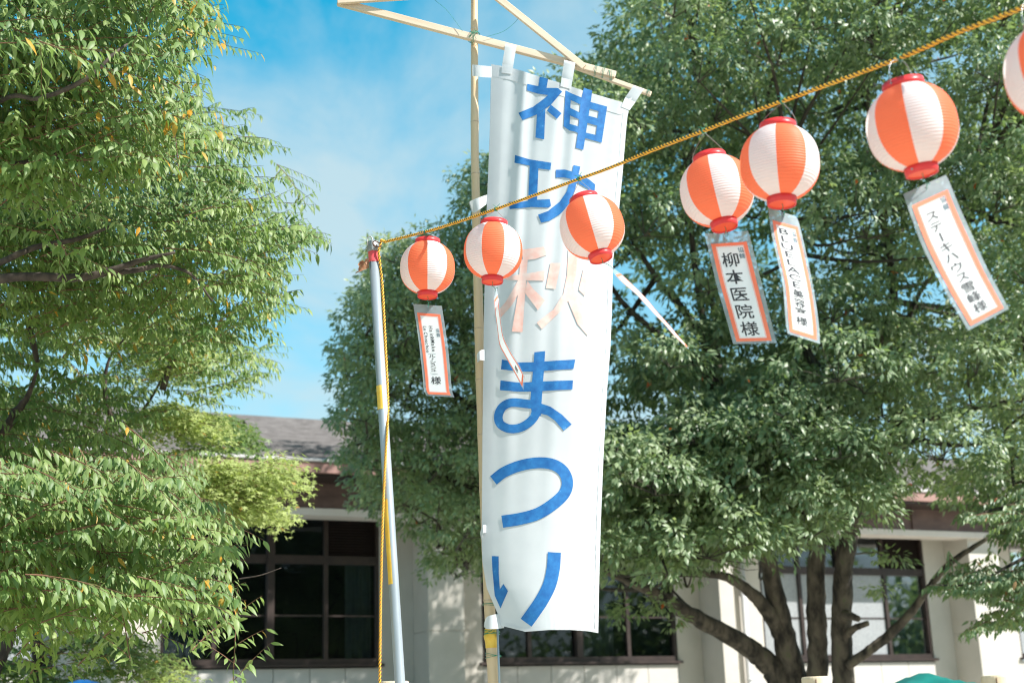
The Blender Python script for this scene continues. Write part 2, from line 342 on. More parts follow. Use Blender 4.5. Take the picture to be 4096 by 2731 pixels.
# windows
def window(a, b, louver, frosted, curtains, fi):
    n = 4; xs = [a, a + (b - a) * 0.235, a + (b - a) * 0.485, a + (b - a) * 0.745, b]
    o0, o1 = REC - 0.12, REC - 0.02
    mb = MB(); T = 0.045
    bbox(mb, a, b, o0, o1, Z_SILL, Z_SILL + 0.07); bbox(mb, a, b, o0, o1, Z_TOP - 0.05, Z_TOP + 0.02)
    bbox(mb, a, a + T, o0, o1, Z_SILL + 0.07, Z_TOP - 0.05); bbox(mb, b - T, b, o0, o1, Z_SILL + 0.07, Z_TOP - 0.05)
    wframe = mb.build('window', M['frame'], bld)
    for k, x in enumerate(xs[1:-1]):
        t = 0.05 if k == 1 else 0.03
        mb = MB(); bbox(mb, x - t, x + t, o0 + 0.004, o1 - 0.004 + (0.03 if k == 1 else 0), Z_SILL + 0.07, Z_TOP - 0.05); mb.build('mullion', M['frame'], wframe)
    mb = MB(); bbox(mb, a + T, b - T, o0 + 0.008, o1 - 0.008, Z_TRAN - 0.06, Z_TRAN + 0.06); mb.build('transom', M['frame'], wframe)
    mb = MB(); bbox(mb, a - 0.05, b + 0.05, REC - 0.02, REC + 0.06, Z_SILL - 0.045, Z_SILL - 0.004); mb.build('sill', M['frame'], wframe)
    zm = Z_SILL + (Z_TRAN - Z_SILL) * 0.46
    for k in range(4):
        x0, x1 = xs[k] + 0.035, xs[k + 1] - 0.035
        oo = REC - 0.07 - (0.025 if k % 2 else 0)
        mb = MB(); bbox(mb, x0, x1, oo - 0.015, oo + 0.015, zm - 0.012, zm + 0.012); mb.build('rail', M['frame'], wframe)
        m = M['frosted'] if k in frosted else M['glass']
        mb = MB(); bbox(mb, x0, x1, oo - 0.004, oo + 0.004, Z_SILL + 0.07, Z_TRAN - 0.06); mb.build('pane', m, wframe)
        if k != louver:
            mb = MB(); bbox(mb, x0, x1, oo - 0.004, oo + 0.004, Z_TRAN + 0.06, Z_TOP - 0.05); mb.build('pane', M['glass'], wframe)
        else:
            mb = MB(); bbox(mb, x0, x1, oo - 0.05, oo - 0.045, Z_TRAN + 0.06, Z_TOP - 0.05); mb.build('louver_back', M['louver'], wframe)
            N = 13; hh = (Z_TOP - 0.05 - Z_TRAN - 0.06) / N
            mb = MB(); mb.box((0, 0, 0), BU * ((x1 - x0) / 2 - 0.01), BN * 0.022 - np.array([0, 0, 0.018]), BN * 0.002 + np.array([0, 0, 0.0025])); me = mb.mesh('slat', M['frame'])
            for i in range(N):
                o = link('slat', me, wframe, False); o.matrix_parent_inverse = Matrix.Identity(4)
                o.location = tuple(B((x0 + x1) / 2, oo - 0.01, Z_TRAN + 0.06 + hh * (i + 0.5)) - BP * 0)
        if k in curtains:
            c0, c1 = curtains[k]; xx = np.linspace(x0 + (x1 - x0) * c0, x0 + (x1 - x0) * c1, 60)
            P = np.array([[B(x, REC - 0.28 + 0.025 * math.sin(x * 55) + 0.012 * math.sin(x * 23 + 1), z) for x in xx] for z in (Z_SILL + 0.02, Z_TOP - 0.1)])
            mb = MB(); mb.grid(P); mb.build('curtain', M['curtain'], wframe, smooth=True)
    return wframe
window(*wins[0], 3, (0, 1, 2, 3), {}, 0)
window(*wins[1], 3, (), {3: (0.45, 1.0), 0: (0.0, 0.9)}, 1)
window(*wins[2], 3, (), {2: (0.2, 0.9)}, 2)
window(*wins[3], 3, (0, 1, 2), {3: (0.3, 0.62)}, 3)
window(*wins[4], 3, (0, 1, 2), {}, 4)
sp = S(2990, REC + 0.1)
mb = MB(); mb.tube([B(sp, REC + 0.1, 0), B(sp, REC + 0.1, 1.5), B(sp, REC + 0.1, Z_TOP)], 0.05, 12)
for z in (1.0, 2.3): mb.tube([B(sp, REC + 0.1, z - 0.02), B(sp, REC + 0.1, z + 0.02)], 0.057, 12)
mb.build('downpipe', M['pipe'], bld, smooth=True)

# ================================================================== TREES
LEAF_Z = (np.array([(0, 0, 0), (-.155, .26, .01), (0, .28, .05), (.155, .26, .01), (-.14, .57, .0), (0, .59, .045), (.14, .57, .0), (0, 1, -.10)]),
          [(0, 2, 1), (0, 3, 2), (1, 2, 5, 4), (2, 3, 6, 5), (4, 5, 7), (5, 6, 7)])
LEAF_C = (np.array([(0, 0, 0), (-.235, .45, .0), (0, .48, .07), (.235, .45, .0), (0, 1, -.10)]), [(0, 2, 1), (0, 3, 2), (1, 2, 4), (2, 3, 4)])
_lob = []
for k, (ang, L) in enumerate(((-115, .45), (-60, .75), (0, 1.0), (60, .75), (115, .45))):
    a = math.radians(ang); _lob.append((math.sin(a) * L, 0.15 + math.cos(a) * L * .85, -.06 * L))
    if k < 4:
        a2 = math.radians(ang + 29); _lob.append((math.sin(a2) * .24, 0.15 + math.cos(a2) * .24, .02))
LEAF_M = (np.array([(0, 0, 0)] + _lob), [(0, i + 2, i + 1) for i in range(8)])

def leaf_geo(T, P, D, Nn, s):
    """vertices of all leaves: base P, tip direction D, normal hint Nn, size s"""
    V = T[0]; D = nrm(D); side = nrm(np.cross(D, Nn)); N = np.cross(side, D)
    A = (V[None, :, 0, None] * side[:, None] + V[None, :, 1, None] * D[:, None] + V[None, :, 2, None] * N[:, None]) * s[:, None, None] + P[:, None]
    return A
def leaf_mesh(name, T, P, D, Nn, s, tone, m):
    A = leaf_geo(T, P, D, Nn, s); n, k = A.shape[:2]
    lt = np.array([len(f) for f in T[1]]); li = np.concatenate([np.array(f) for f in T[1]])
    loops = (li[None] + (np.arange(n) * k)[:, None]).ravel(); totals = np.tile(lt, n); starts = np.concatenate([[0], np.cumsum(totals)[:-1]])
    me = bpy.data.meshes.new(name); me.vertices.add(n * k); me.vertices.foreach_set('co', A.astype(np.float32).ravel())
    me.loops.add(len(loops)); me.loops.foreach_set('vertex_index', loops.astype(np.int32))
    me.polygons.add(len(totals)); me.polygons.foreach_set('loop_start', starts.astype(np.int32)); me.polygons.foreach_set('loop_total', totals.astype(np.int32))
    me.materials.append(m)
    at = me.attributes.new('tone', 'FLOAT', 'POINT'); at.data.foreach_set('value', np.repeat(tone, k).astype(np.float32))
    me.polygons.foreach_set('use_smooth', np.ones(len(totals), bool))
    me.update(); me.validate(); return me
def crown(tree, T, L, m, n_single=300):
    """the n_single leaves that show largest become objects of their own, the rest one mesh"""
    P, D, Nn, s, tone = [np.concatenate([l[i] for l in L]) for i in range(5)]
    D = nrm(D)
    x, y, d = project(P)
    score = np.where((x > -20) & (x < 4110) & (y > -20) & (y < 2750), d - rng.uniform(0, 0.6, len(d)) - 8 * (s - s.mean()), 1e9)
    pick = np.argsort(score)[:n_single] if n_single else np.array([], int)
    pick = pick[score[pick] < 1e8]
    keep = np.ones(len(P), bool); keep[pick] = False
    o = link('foliage', leaf_mesh('foliage', T, P[keep], D[keep], Nn[keep], s[keep], tone[keep], m), tree); o['kind'] = 'stuff'
    var = []
    for tv in (0.15, 0.45, 0.75, 0.95, 1.15, 1.4):
        var.append((tv, leaf_mesh('leaf', T, np.zeros((1, 3)), np.array([[0, 1., 0]]), np.array([[0, 0, 1.]]), np.ones(1), np.array([tv]), m)))
    side = nrm(np.cross(D, Nn)); N = np.cross(side, D); inv = parent_inv(tree)
    for i in pick:
        me = min(var, key=lambda q: abs(q[0] - tone[i]))[1]
        o = bpy.data.objects.new('leaf', me); COL.objects.link(o); o.parent = tree; o.matrix_parent_inverse = inv
        R = np.stack([side[i], D[i], N[i]], 1) * s[i]
        o.matrix_basis = Matrix([list(R[r]) + [P[i][r]] for r in range(3)] + [[0, 0, 0, 1]])
    return len(P)
def in_poly(x, y, poly):
    c = np.zeros(len(x), bool); n = len(poly); j = n - 1
    for i in range(n):
        xi, yi = poly[i]; xj, yj = poly[j]
        c ^= ((yi > y) != (yj > y)) & (x < (xj - xi) * (y - yi) / (yj - yi + 1e-9) + xi); j = i
    return c
def sample(poly, n):
    p = np.array(poly, float); lo, hi = p.min(0), p.max(0); X = np.empty((0, 2))
    while len(X) < n:
        q = rng.uniform(lo, hi, (n * 2, 2)); X = np.vstack([X, q[in_poly(q[:, 0], q[:, 1], poly)]])
    return X[:n]
def limb(tree, name, m, pts, n=10, sub=6, rough=0.12, extra=None):
    """pts: (px, py, depth, width in px); a branch tube through them"""
    wk = 0.90 if m is M['bark_c'] else 0.95
    q = spline([tuple(W(x, y, d)) + (wk * w * d / F_PX / 2,) for x, y, d, w in pts], sub)
    if extra is not None: q = np.vstack([extra, q])
    jit = rng.normal(0, 1, (len(q), 3)) * q[:, 3:4] * 0.05; jit[0] = 0
    mb = MB(); mb.tube(q[:, :3] + jit, q[:, 3], n, rough=rough); o = mb.build(name, m, tree, smooth=True)
    return o, q

def spray_leaves(tips, axis, L, size, yellow, tw, drop=0.6, step=0.025, gapn=None):
    """flat leafy sprays: a main twig that ends at the tip, alternating side twigs, drooping leaves in two ranks"""
    Ps, Ds, Ns, Ss, Ts = [], [], [], [], []
    for tip, ax, ln, yl in zip(tips, axis, L, yellow):
        ax = nrm(ax); sd = nrm(np.cross(ax, (0, 0, 1.0))); base = tip - ax * ln
        t = np.linspace(0, 1, 7); sag = 0.10 * ln
        main = base + np.outer(t, ax * ln) + np.outer(sag * (0.55 - (2 * t - 0.9) ** 2 * 0.55), (0, 0, 1)) - np.array([0, 0, sag * 0.2])
        runs = [(main, ln)]
        if tw is not None: tw.tube(main[1:], np.linspace(0.0035, 0.001, 6), 3, False)
        for k, tt in enumerate(np.arange(0.18, 0.93, 0.13)):
            sgn = 1 if k % 2 else -1; l2 = ln * 0.48 * (1.1 - 0.75 * tt) * rng.uniform(0.7, 1.2)
            i = tt * 6; i0 = int(i); b0 = main[i0] * (1 - (i - i0)) + main[min(i0 + 1, 6)] * (i - i0)
            d2 = nrm(ax * 0.75 + sgn * sd * 0.75 + np.array([0, 0, rng.normal(-0.05, 0.18)]))
            u = np.linspace(0, 1, 5); side = b0 + np.outer(u, d2 * l2) - np.outer(u * u, (0, 0, 0.12 * l2))
            runs.append((side, l2))
            if tw is not None: tw.tube(side, np.linspace(0.0022, 0.0008, 5), 3, False)
        yy = rng.uniform(0.2, 0.8)
        for pts, l in runs:
            n = max(3, int(l / step)); t = (np.arange(n) + 0.6) / n * (len(pts) - 1)
            i0 = np.minimum(t.astype(int), len(pts) - 2); fr = (t - i0)[:, None]
            p = pts[i0] * (1 - fr) + pts[i0 + 1] * fr; dr = nrm(pts[i0 + 1] - pts[i0])
            sg = np.where(np.arange(n) % 2 == 0, 1, -1)[:, None]
            sdv = nrm(np.cross(dr, np.array([0, 0, 1.0])))
            D = dr * 0.45 + sg * sdv * 0.45 + np.array([0, 0, -drop]) + rng.normal(0, 0.22, (n, 3))
            Nn = dr * 0.35 + sg * sdv * 0.45 + np.array([0.40, -0.50, 0.55]) + rng.normal(0, 0.25, (n, 3))
            Ps.append(p); Ds.append(D); Ns.append(Nn); Ss.append(size * rng.uniform(0.55, 1.15, n))
            tn = np.clip(yy + rng.normal(0, 0.22, n), 0, 0.98)
            tn = np.where(rng.random(n) < yl, rng.uniform(1.15, 1.5, n), tn); Ts.append(tn)
    return [np.concatenate(q) for q in (Ps, Ds, Ns, Ss, Ts)]

def zelkova_region(poly, d0, d1, n, size, tw, L=(0.45, 0.85), ylist=(), ybase=0.006, holes=(), drop=0.74, ax0=(0.85, -0.25, 0.02)):
    X = sample(poly, n)
    ok = np.ones(n, bool)
    for hx, hy, rx, ry in holes: ok &= ((X[:, 0] - hx) / rx) ** 2 + ((X[:, 1] - hy) / ry) ** 2 > 1
    X = X[ok]; n = len(X); dep = rng.uniform(d0, d1, n)
    tips = np.array([W(x, y, d) for (x, y), d in zip(X, dep)])
    ax = np.array(ax0) + rng.normal(0, 1, (n, 3)) * np.array([0.32, 0.6, 0.30])
    yl = np.full(n, ybase)
    for yx, yy, rr, pr in ylist: yl = np.where(np.hypot(X[:, 0] - yx, X[:, 1] - yy) < rr, pr, yl)
    return spray_leaves(tips, ax, rng.uniform(*L, n), size, yl, tw, drop)

# ---- big zelkova, trunk out of the frame on the left
zt = empty('zelkova_tree', (-4.6, 8.6, 0), 'large zelkova with drooping pointed green leaves filling the left side', 'tree')
mb = MB(); mb.tube(spline([(-4.6, 8.6, 0), (-4.55, 8.55, 1.2), (-4.4, 8.5, 2.6), (-4.1, 8.3, 4.0), (-3.8, 8.2, 6.0), (-3.6, 8.1, 8.5)], 5), np.linspace(0.27, 0.06, 26), 14, rough=0.08)
mb.build('trunk', M['bark_z'], zt, smooth=True)
for pts in [[(-700, 1500, 8.4, 90), (-300, 1230, 7.6, 60), (0, 1115, 7.3, 42), (300, 1112, 7.3, 36), (430, 1085, 7.3, 30), (570, 1040, 7.3, 22), (700, 1010, 7.3, 12)],
            [(400, 1098, 7.3, 28), (560, 1078, 7.35, 24), (640, 1062, 7.4, 18), (760, 1095, 7.4, 13), (850, 1205, 7.4, 7)],
            [(-300, 1180, 8.6, 50), (0, 1050, 7.4, 28), (140, 990, 7.4, 26), (300, 958, 7.4, 20), (440, 908, 7.4, 12)],
            [(-300, 620, 6.9, 40), (0, 402, 5.9, 22), (150, 395, 5.8, 20), (290, 345, 5.75, 20), (380, 288, 5.75, 18), (465, 208, 5.8, 13), (530, 165, 5.9, 7)],
            [(-200, 560, 6.7, 30), (0, 372, 6.7, 20), (60, 340, 6.7, 16), (120, 250, 6.6, 9)],
            [(-100, 680, 7.4, 26), (90, 650, 6.3, 18), (220, 620, 6.2, 18), (300, 560, 6.2, 12), (370, 495, 6.2, 6)],
            [(180, 642, 6.3, 16), (330, 620, 6.3, 13), (480, 588, 6.3, 7)],
            [(-300, 2050, 8.8, 80), (0, 1735, 8.8, 46), (60, 1655, 8.8, 40), (110, 1585, 8.8, 24), (150, 1480, 8.7, 10)],
            [(-100, 2000, 7.6, 40), (120, 1960, 7.6, 22), (300, 1880, 7.6, 16), (420, 1820, 7.6, 9)],
            [(0, 2200, 7.0, 24), (250, 2185, 7.0, 20), (450, 2330, 7.0, 12), (700, 2380, 6.9, 10), (860, 2400, 6.9, 6)],
            [(450, 1690, 10, 22), (420, 1560, 10, 18), (440, 1430, 10, 12), (520, 1330, 10, 8)],
            [(650, 1560, 10.5, 30), (690, 1440, 10.5, 22), (760, 1340, 10.4, 12)],
            [(150, 1450, 9.5, 20), (125, 1340, 9.5, 26), (105, 1290, 9.5, 14)],
            [(950, 2315, 6.9, 6), (1040, 2300, 6.9, 5), (1125, 2270, 6.9, 3)]]:
    limb(zt, 'branch', M['bark_z'], pts)
tw = MB(); ZL = []
ZL.append(zelkova_region([(-200, -250), (860, -250), (900, 60), (905, 220), (870, 400), (840, 560), (760, 620), (600, 660), (300, 700), (-200, 750)], 5.7, 7.3, 245, 0.073, tw, ylist=((740, 330, 130, 0.13), (780, 520, 100, 0.10), (820, 20, 90, 0.12))))
ZL.append(zelkova_region([(700, 370), (980, 400), (1060, 450), (1080, 560), (1030, 690), (1180, 740), (1270, 790), (1320, 900), (1270, 1000), (1300, 1110), (1200, 1220), (1000, 1260), (700, 1230), (-200, 1250), (-200, 600), (600, 600)], 7.4, 9.6, 410, 0.072, tw, holes=((830, 690, 70, 40), (380, 230, 60, 40), (1000, 760, 60, 40), (950, 1060, 60, 40)), ylist=((880, 1200, 70, 0.06),)))
ZL.append(zelkova_region([(-200, 1180), (700, 1180), (1000, 1250), (1190, 1340), (1170, 1420), (1110, 1490), (1000, 1540), (850, 1620), (600, 1690), (-200, 1750)], 9.0, 12.0, 215, 0.070, tw, holes=((700, 1450, 140, 110), (140, 1330, 60, 70), (60, 1520, 120, 50), (420, 1420, 70, 60), (270, 1540, 70, 60)), ylist=((480, 1250, 150, 0.06), (700, 1290, 120, 0.06))))
ZL.append(zelkova_region([(-200, 1880), (300, 1840), (650, 1850), (880, 2030), (1030, 2130), (980, 2210), (1100, 2285), (1000, 2390), (960, 2460), (830, 2480), (700, 2470), (640, 2400), (520, 2500), (380, 2530), (200, 2510), (-200, 2530)], 6.2, 8.0, 310, 0.074, tw, L=(0.4, 0.7), holes=((640, 2480, 90, 70),), ylist=((800, 2200, 90, 0.10), (880, 2380, 80, 0.12), (540, 2280, 40, 0.05)), ax0=(0.8, -0.3, -0.06)))
ZL.append(zelkova_region([(-200, 1620), (500, 1640), (700, 1760), (820, 1900), (700, 2050), (-200, 2250)], 8.3, 10.5, 170, 0.070, tw, ax0=(0.8, -0.3, 0.0), ylist=((360, 1780, 80, 0.06),)))
n1 = crown(zt, LEAF_Z, ZL, M['leaf_z'])
t_ = tw.build('twigs', M['twig'], zt); t_['kind'] = 'stuff'

# ---- maples, lower and further back
def maple_region(poly, d0, d1, n, size, tw, tone=(0.3, 0.95), holes=()):
    X = sample(poly, n); ok = np.ones(n, bool)
    for hx, hy, rx, ry in holes: ok &= ((X[:, 0] - hx) / rx) ** 2 + ((X[:, 1] - hy) / ry) ** 2 > 1
    X = X[ok]; out = [[], [], [], [], []]
    for (x, y) in X:
        c = W(x, y, rng.uniform(d0, d1)); k = 72; R = np.array([0.27, 0.27, 0.05])
        q = np.clip(rng.normal(0, 0.5, (k, 3)), -0.95, 0.95) * R; q[:, 2] -= 0.5 * (q[:, 0] ** 2 + q[:, 1] ** 2) / 0.3
        ang = rng.uniform(0, 2 * math.pi, k)
        D = np.stack([np.cos(ang) * 0.6 + 0.4, np.sin(ang) * 0.6 - 0.25, np.full(k, -0.35)], 1) + rng.normal(0, 0.2, (k, 3))
        N = np.array([0.3, -0.4, 0.9]) + rng.normal(0, 0.3, (k, 3))
        tb = rng.uniform(*tone)
        for a, b in zip(out, (c + q, D, N, size * rng.uniform(0.7, 1.2, k), np.where(rng.random(k) < 0.01, 1.4, np.clip(tb + rng.normal(0, 0.15, k), 0, 0.98)))): a.append(b)
        tw.tube([c + np.array([-0.25, 0.1, -0.05]), c, c + np.array([0.2, -0.08, -0.06])], [0.004, 0.003, 0.001], 3, False)
    return [np.concatenate(q) for q in out]
mt = empty('maple_tree', (-3.6, 11.2, 0), 'yellow green maple with fine leaves below the zelkova, in front of the copper eave', 'tree')
limb(mt, 'trunk', M['bark_z'], [(-80, 2900, 11.3, 90), (-40, 2700, 11.3, 75), (30, 2560, 11.3, 60), (60, 2440, 11.3, 50), (300, 2150, 11.3, 36), (600, 2000, 11.3, 24), (900, 1930, 11.3, 12)], extra=np.array([[*(W(-90, 2950, 11.3)[:2]), 0, 0.1]]))
limb(mt, 'branch', M['bark_z'], [(600, 2000, 11.3, 20), (850, 2030, 11.2, 14), (1080, 2080, 11.1, 6)])
limb(mt, 'branch', M['bark_z'], [(300, 2150, 11.3, 26), (420, 1850, 11.3, 18), (600, 1600, 11.3, 12), (700, 1400, 11.2, 6)])
tw = MB(); ML = []
ML.append(maple_region([(760, 1880), (880, 1840), (1000, 1850), (1060, 1890), (1125, 1820), (1150, 1860), (1040, 1960), (1080, 2040), (1030, 2070), (960, 2070), (830, 1990)], 10.4, 11.8, 125, 0.046, tw))
ML.append(maple_region([(540, 1290), (780, 1270), (800, 1450), (650, 1540), (540, 1440)], 10.4, 12.0, 70, 0.046, tw))
ML.append(maple_region([(600, 1610), (820, 1630), (830, 1720), (640, 1700)], 10.4, 12.0, 40, 0.046, tw))
crown(mt, LEAF_M, ML, M['leaf_m'], 200)
t_ = tw.build('twigs', M['twig'], mt); t_['kind'] = 'stuff'
gm = empty('maple_tree', (-3.3, 11.8, 0), 'small green maple with dark trunk in the lower left corner', 'tree')
limb(gm, 'trunk', M['bark_z'], [(165, 2900, 11.9, 66), (160, 2740, 11.9, 58), (155, 2640, 11.9, 54), (150, 2560, 11.9, 44), (120, 2460, 11.9, 30), (60, 2330, 11.9, 16)], extra=np.array([[*(W(170, 2950, 11.9)[:2]), 0, 0.09]]))
limb(gm, 'branch', M['bark_z'], [(160, 2690, 11.9, 26), (185, 2655, 11.8, 22), (245, 2605, 11.8, 18), (330, 2570, 11.7, 12), (450, 2560, 11.6, 7), (620, 2590, 11.5, 4)])
tw = MB(); ML = []
ML.append(maple_region([(180, 2560), (330, 2500), (520, 2500), (620, 2570), (700, 2620), (720, 2690), (640, 2720), (480, 2640), (350, 2620)], 11.0, 12.2, 36, 0.050, tw, (0.3, 0.95), holes=((300, 2650, 60, 40),)))
ML.append(maple_region([(190, 2700), (300, 2660), (480, 2680), (500, 2760), (200, 2790)], 11.2, 12.2, 12, 0.058, tw, (0.0, 0.4)))
ML.append(maple_region([(-60, 2560), (80, 2560), (200, 2640), (160, 2760), (-60, 2760)], 11.2, 12.2, 10, 0.058, tw, (0.0, 0.5)))
ML.append(maple_region([(760, 1690), (900, 1660), (1000, 1720), (980, 1780), (800, 1790)], 11.5, 13, 24, 0.058, tw, (0.0, 0.4)))
crown(gm, LEAF_M, ML, M['leaf_g'], 120)
t_ = tw.build('twigs', M['twig'], gm); t_['kind'] = 'stuff'

# ---- camphors
def clump_leaves(C, R, nt, size, tw, dens=9):
    """rounded leaf clumps: twig ends spread over an upper shell, each with a whorl of leaves"""
    out = [[], [], [], [], []]
    for c, r in zip(C, R):
        k = int(nt * (r / 0.5) ** 1.7)
        v = nrm(rng.normal(0, 1, (k, 3))); v[:, 2] = np.where(v[:, 2] < -0.2, -v[:, 2] * 0.8, v[:, 2]); v = nrm(v)
        rad = r * rng.uniform(0.45, 1.0, k) ** 0.33 * (1 + 0.10 * np.sin(v[:, 0] * 7 + c[0] * 9) * np.sin(v[:, 2] * 6 + c[1] * 5))
        p = c + v * rad[:, None] * np.array([1, 1, 0.72])
        for q in range(0, k, 11): tw.tube([c - np.array([0, 0, 0.05 * r]), (c + p[q]) / 2 + rng.normal(0, 0.05, 3), p[q]], [0.007, 0.004, 0.0012], 3, False)
        n = k * dens; pi = np.repeat(p, dens, 0); vi = np.repeat(v, dens, 0)
        sp = rng.normal(0, 1, (n, 3)); D = nrm(vi * 0.7 + sp * 0.62 + np.array([0, 0, -0.85]))
        base = pi + sp * 0.028 + vi * rng.uniform(-0.05, 0.03, (n, 1))
        N = nrm(vi * 0.5 + np.array([0.38, -0.45, 0.65]) + rng.normal(0, 0.33, (n, 3)))
        tb = rng.uniform(0.2, 0.7)
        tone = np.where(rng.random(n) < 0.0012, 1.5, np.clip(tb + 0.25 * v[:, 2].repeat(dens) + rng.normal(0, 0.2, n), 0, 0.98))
        for a, b in zip(out, (base, D, N, size * rng.uniform(0.65, 1.15, n), tone)): a.append(b)
    return [np.concatenate(q) for q in out]
def clump_centres(poly, d0, d1, n, rmin, rmax, sep, holes=()):
    X = sample(poly, n * 6); C, R = [], []
    for x, y in X:
        d = rng.uniform(d0, d1); p = W(x, y, d); r = rng.uniform(rmin, rmax); e = 0.62 * r * F_PX / d
        if any(((x - hx) / (rx + e)) ** 2 + ((y - hy) / (ry + e)) ** 2 < 1 for hx, hy, rx, ry in holes): continue
        if C and np.min(np.linalg.norm(np.array(C) - p, axis=1)) < sep * r: continue
        C.append(p); R.append(r)
        if len(C) >= n: break
    return np.array(C), np.array(R)
def connect(tree, C, skel, mb):
    K = np.vstack([q[:, :3] for q in skel])
    for c in C:
        if rng.random() < 0.55: continue
        w = K[np.argmin(np.linalg.norm((K - c) * np.array([1, 1, 0.8]), axis=1))]
        mid = (c + w) / 2 + np.array([0, 0, -0.12]) + rng.normal(0, 0.1, 3)
        L = np.linalg.norm(c - w)
        mb.tube(spline([w, mid, c], 4), np.linspace(0.012 + 0.010 * min(L, 2.2), 0.006, 9), 5, False, rough=0.2)

ct = empty('camphor_tree', (3.2, 15.3, 0), 'big camphor tree with several dark stems and glossy leaves behind the right lanterns', 'tree')
D0 = 15.4
base_pt = W(3240, 2900, D0); base_xy = base_pt[:2]
skel = []
def ground_in(px, r): q = W(px, 2980, D0); return np.array([[q[0] * 0.6 + base_xy[0] * 0.4, q[1], 0, r * 1.5], [q[0] * 0.9 + base_xy[0] * 0.1, q[1], 0.7, r * 1.12]])
for nm, pts, gr in [
    ('stem', [(3170, 2900, D0, 150), (3130, 2740, D0, 120), (3070, 2650, D0, 100), (2960, 2565, D0 - .1, 84), (2800, 2480, D0 - .3, 72), (2700, 2420, D0 - .5, 64), (2620, 2370, D0 - .6, 52), (2520, 2325, D0 - .8, 40), (2400, 2270, D0 - 1, 28), (2280, 2200, D0 - 1, 18)], 0.20),
    ('stem', [(3200, 2900, D0, 150), (3180, 2740, D0, 125), (3140, 2560, D0, 104), (3105, 2400, D0, 88), (3070, 2230, D0, 72), (3010, 2050, D0, 60), (2960, 1850, D0, 54), (2900, 1620, D0, 48), (2830, 1400, D0, 42), (2740, 1250, D0, 36), (2640, 1130, D0, 28), (2540, 980, D0, 18)], 0.21),
    ('stem', [(3270, 2900, D0 - .2, 110), (3270, 2740, D0 - .2, 96), (3268, 2500, D0 - .2, 86), (3262, 2300, D0 - .2, 80), (3285, 2100, D0 - .2, 66), (3300, 1900, D0 - .2, 58), (3310, 1700, D0 - .1, 52), (3380, 1500, D0, 46), (3530, 1340, D0, 42), (3575, 1180, D0, 36), (3550, 980, D0, 30), (3500, 750, D0, 24), (3480, 500, D0, 16), (3440, 200, D0, 10)], 0.19),
    ('stem', [(3375, 2900, D0 - .4, 120), (3372, 2740, D0 - .4, 100), (3366, 2500, D0 - .4, 92), (3372, 2300, D0 - .4, 84), (3395, 2150, D0 - .4, 74), (3430, 1960, D0 - .4, 60), (3490, 1810, D0 - .5, 50), (3600, 1710, D0 - .7, 40), (3800, 1650, D0 - 1, 30), (4100, 1590, D0 - 1.2, 20), (4300, 1500, D0 - 1.3, 14)], 0.20),
    ('branch', [(3130, 2540, D0, 80), (3060, 2430, D0 - .1, 66), (2980, 2350, D0 - .2, 50), (2900, 2305, D0 - .3, 40), (2790, 2290, D0 - .4, 30), (2690, 2300, D0 - .5, 18)], 0),
    ('branch', [(3390, 2660, D0 - .5, 44), (3480, 2598, D0 - .6, 42), (3560, 2535, D0 - .6, 44), (3650, 2440, D0 - .7, 36), (3715, 2350, D0 - .8, 30), (3790, 2260, D0 - .9, 28), (3890, 2190, D0 - 1, 22), (4000, 2120, D0 - 1, 12)], 0),
    ('branch', [(3380, 2455, D0 - .5, 40), (3405, 2462, D0 - .65, 34), (3432, 2474, D0 - .8, 28)], 0),
    ('branch', [(3390, 2535, D0 - .5, 36), (3420, 2510, D0 - .6, 30), (3472, 2490, D0 - .7, 24)], 0),
    ('branch', [(2900, 1620, D0, 40), (2800, 1470, D0 - .3, 34), (2650, 1350, D0 - .5, 30), (2500, 1220, D0 - .6, 24), (2420, 1100, D0 - .7, 14)], 0),
    ('branch', [(2850, 1430, D0, 34), (2815, 1290, D0, 32), (2790, 1130, D0, 30), (2770, 980, D0, 24), (2760, 700, D0, 16), (2800, 400, D0, 10)], 0),
    ('branch', [(2880, 1500, D0, 30), (2860, 1300, D0 + .2, 26), (2845, 1100, D0 + .2, 20), (2900, 800, D0 + .2, 14)], 0),
    ('branch', [(3540, 1340, D0, 32), (3620, 1290, D0 - .2, 26), (3680, 1170, D0 - .3, 20), (3800, 980, D0 - .4, 14), (3900, 700, D0 - .4, 9)], 0),
    ('branch', [(3490, 1810, D0 - .5, 36), (3640, 1760, D0 - .9, 28), (3830, 1780, D0 - 1.2, 20), (4050, 1760, D0 - 1.4, 10)], 0),
    ('branch', [(3310, 1700, D0 - .1, 36), (3240, 1500, D0 - .5, 28), (3180, 1300, D0 - .8, 22), (3150, 1050, D0 - .9, 16), (3120, 750, D0 - .9, 10)], 0),
    ('branch', [(3010, 2050, D0, 34), (2860, 1900, D0 - .6, 28), (2700, 1820, D0 - 1, 20), (2500, 1700, D0 - 1.2, 12)], 0),
    ('branch', [(3420, 2215, D0 - .7, 8), (3520, 2210, D0 - .8, 6), (3600, 2250, D0 - .9, 5), (3700, 2257, D0 - 1, 3)], 0)]:
    o, q = limb(ct, nm, M['bark_c'], pts, n=14, sub=7, rough=0.10, extra=ground_in(pts[0][0], gr) if gr else None)
    if nm == 'stem' or pts[0][3] > 9: skel.append(q)
tw = MB(); CL = []
holes = ((2490, 1130, 45, 25), (2650, 1280, 30, 10), (2940, 880, 25, 25), (2960, 1010, 25, 35), (3180, 1120, 25, 60), (3745, 420, 20, 70), (3960, 1680, 15, 8), (2430, 1500, 5, 20), (3480, 1880, 20, 15), (3690, 1180, 15, 40))
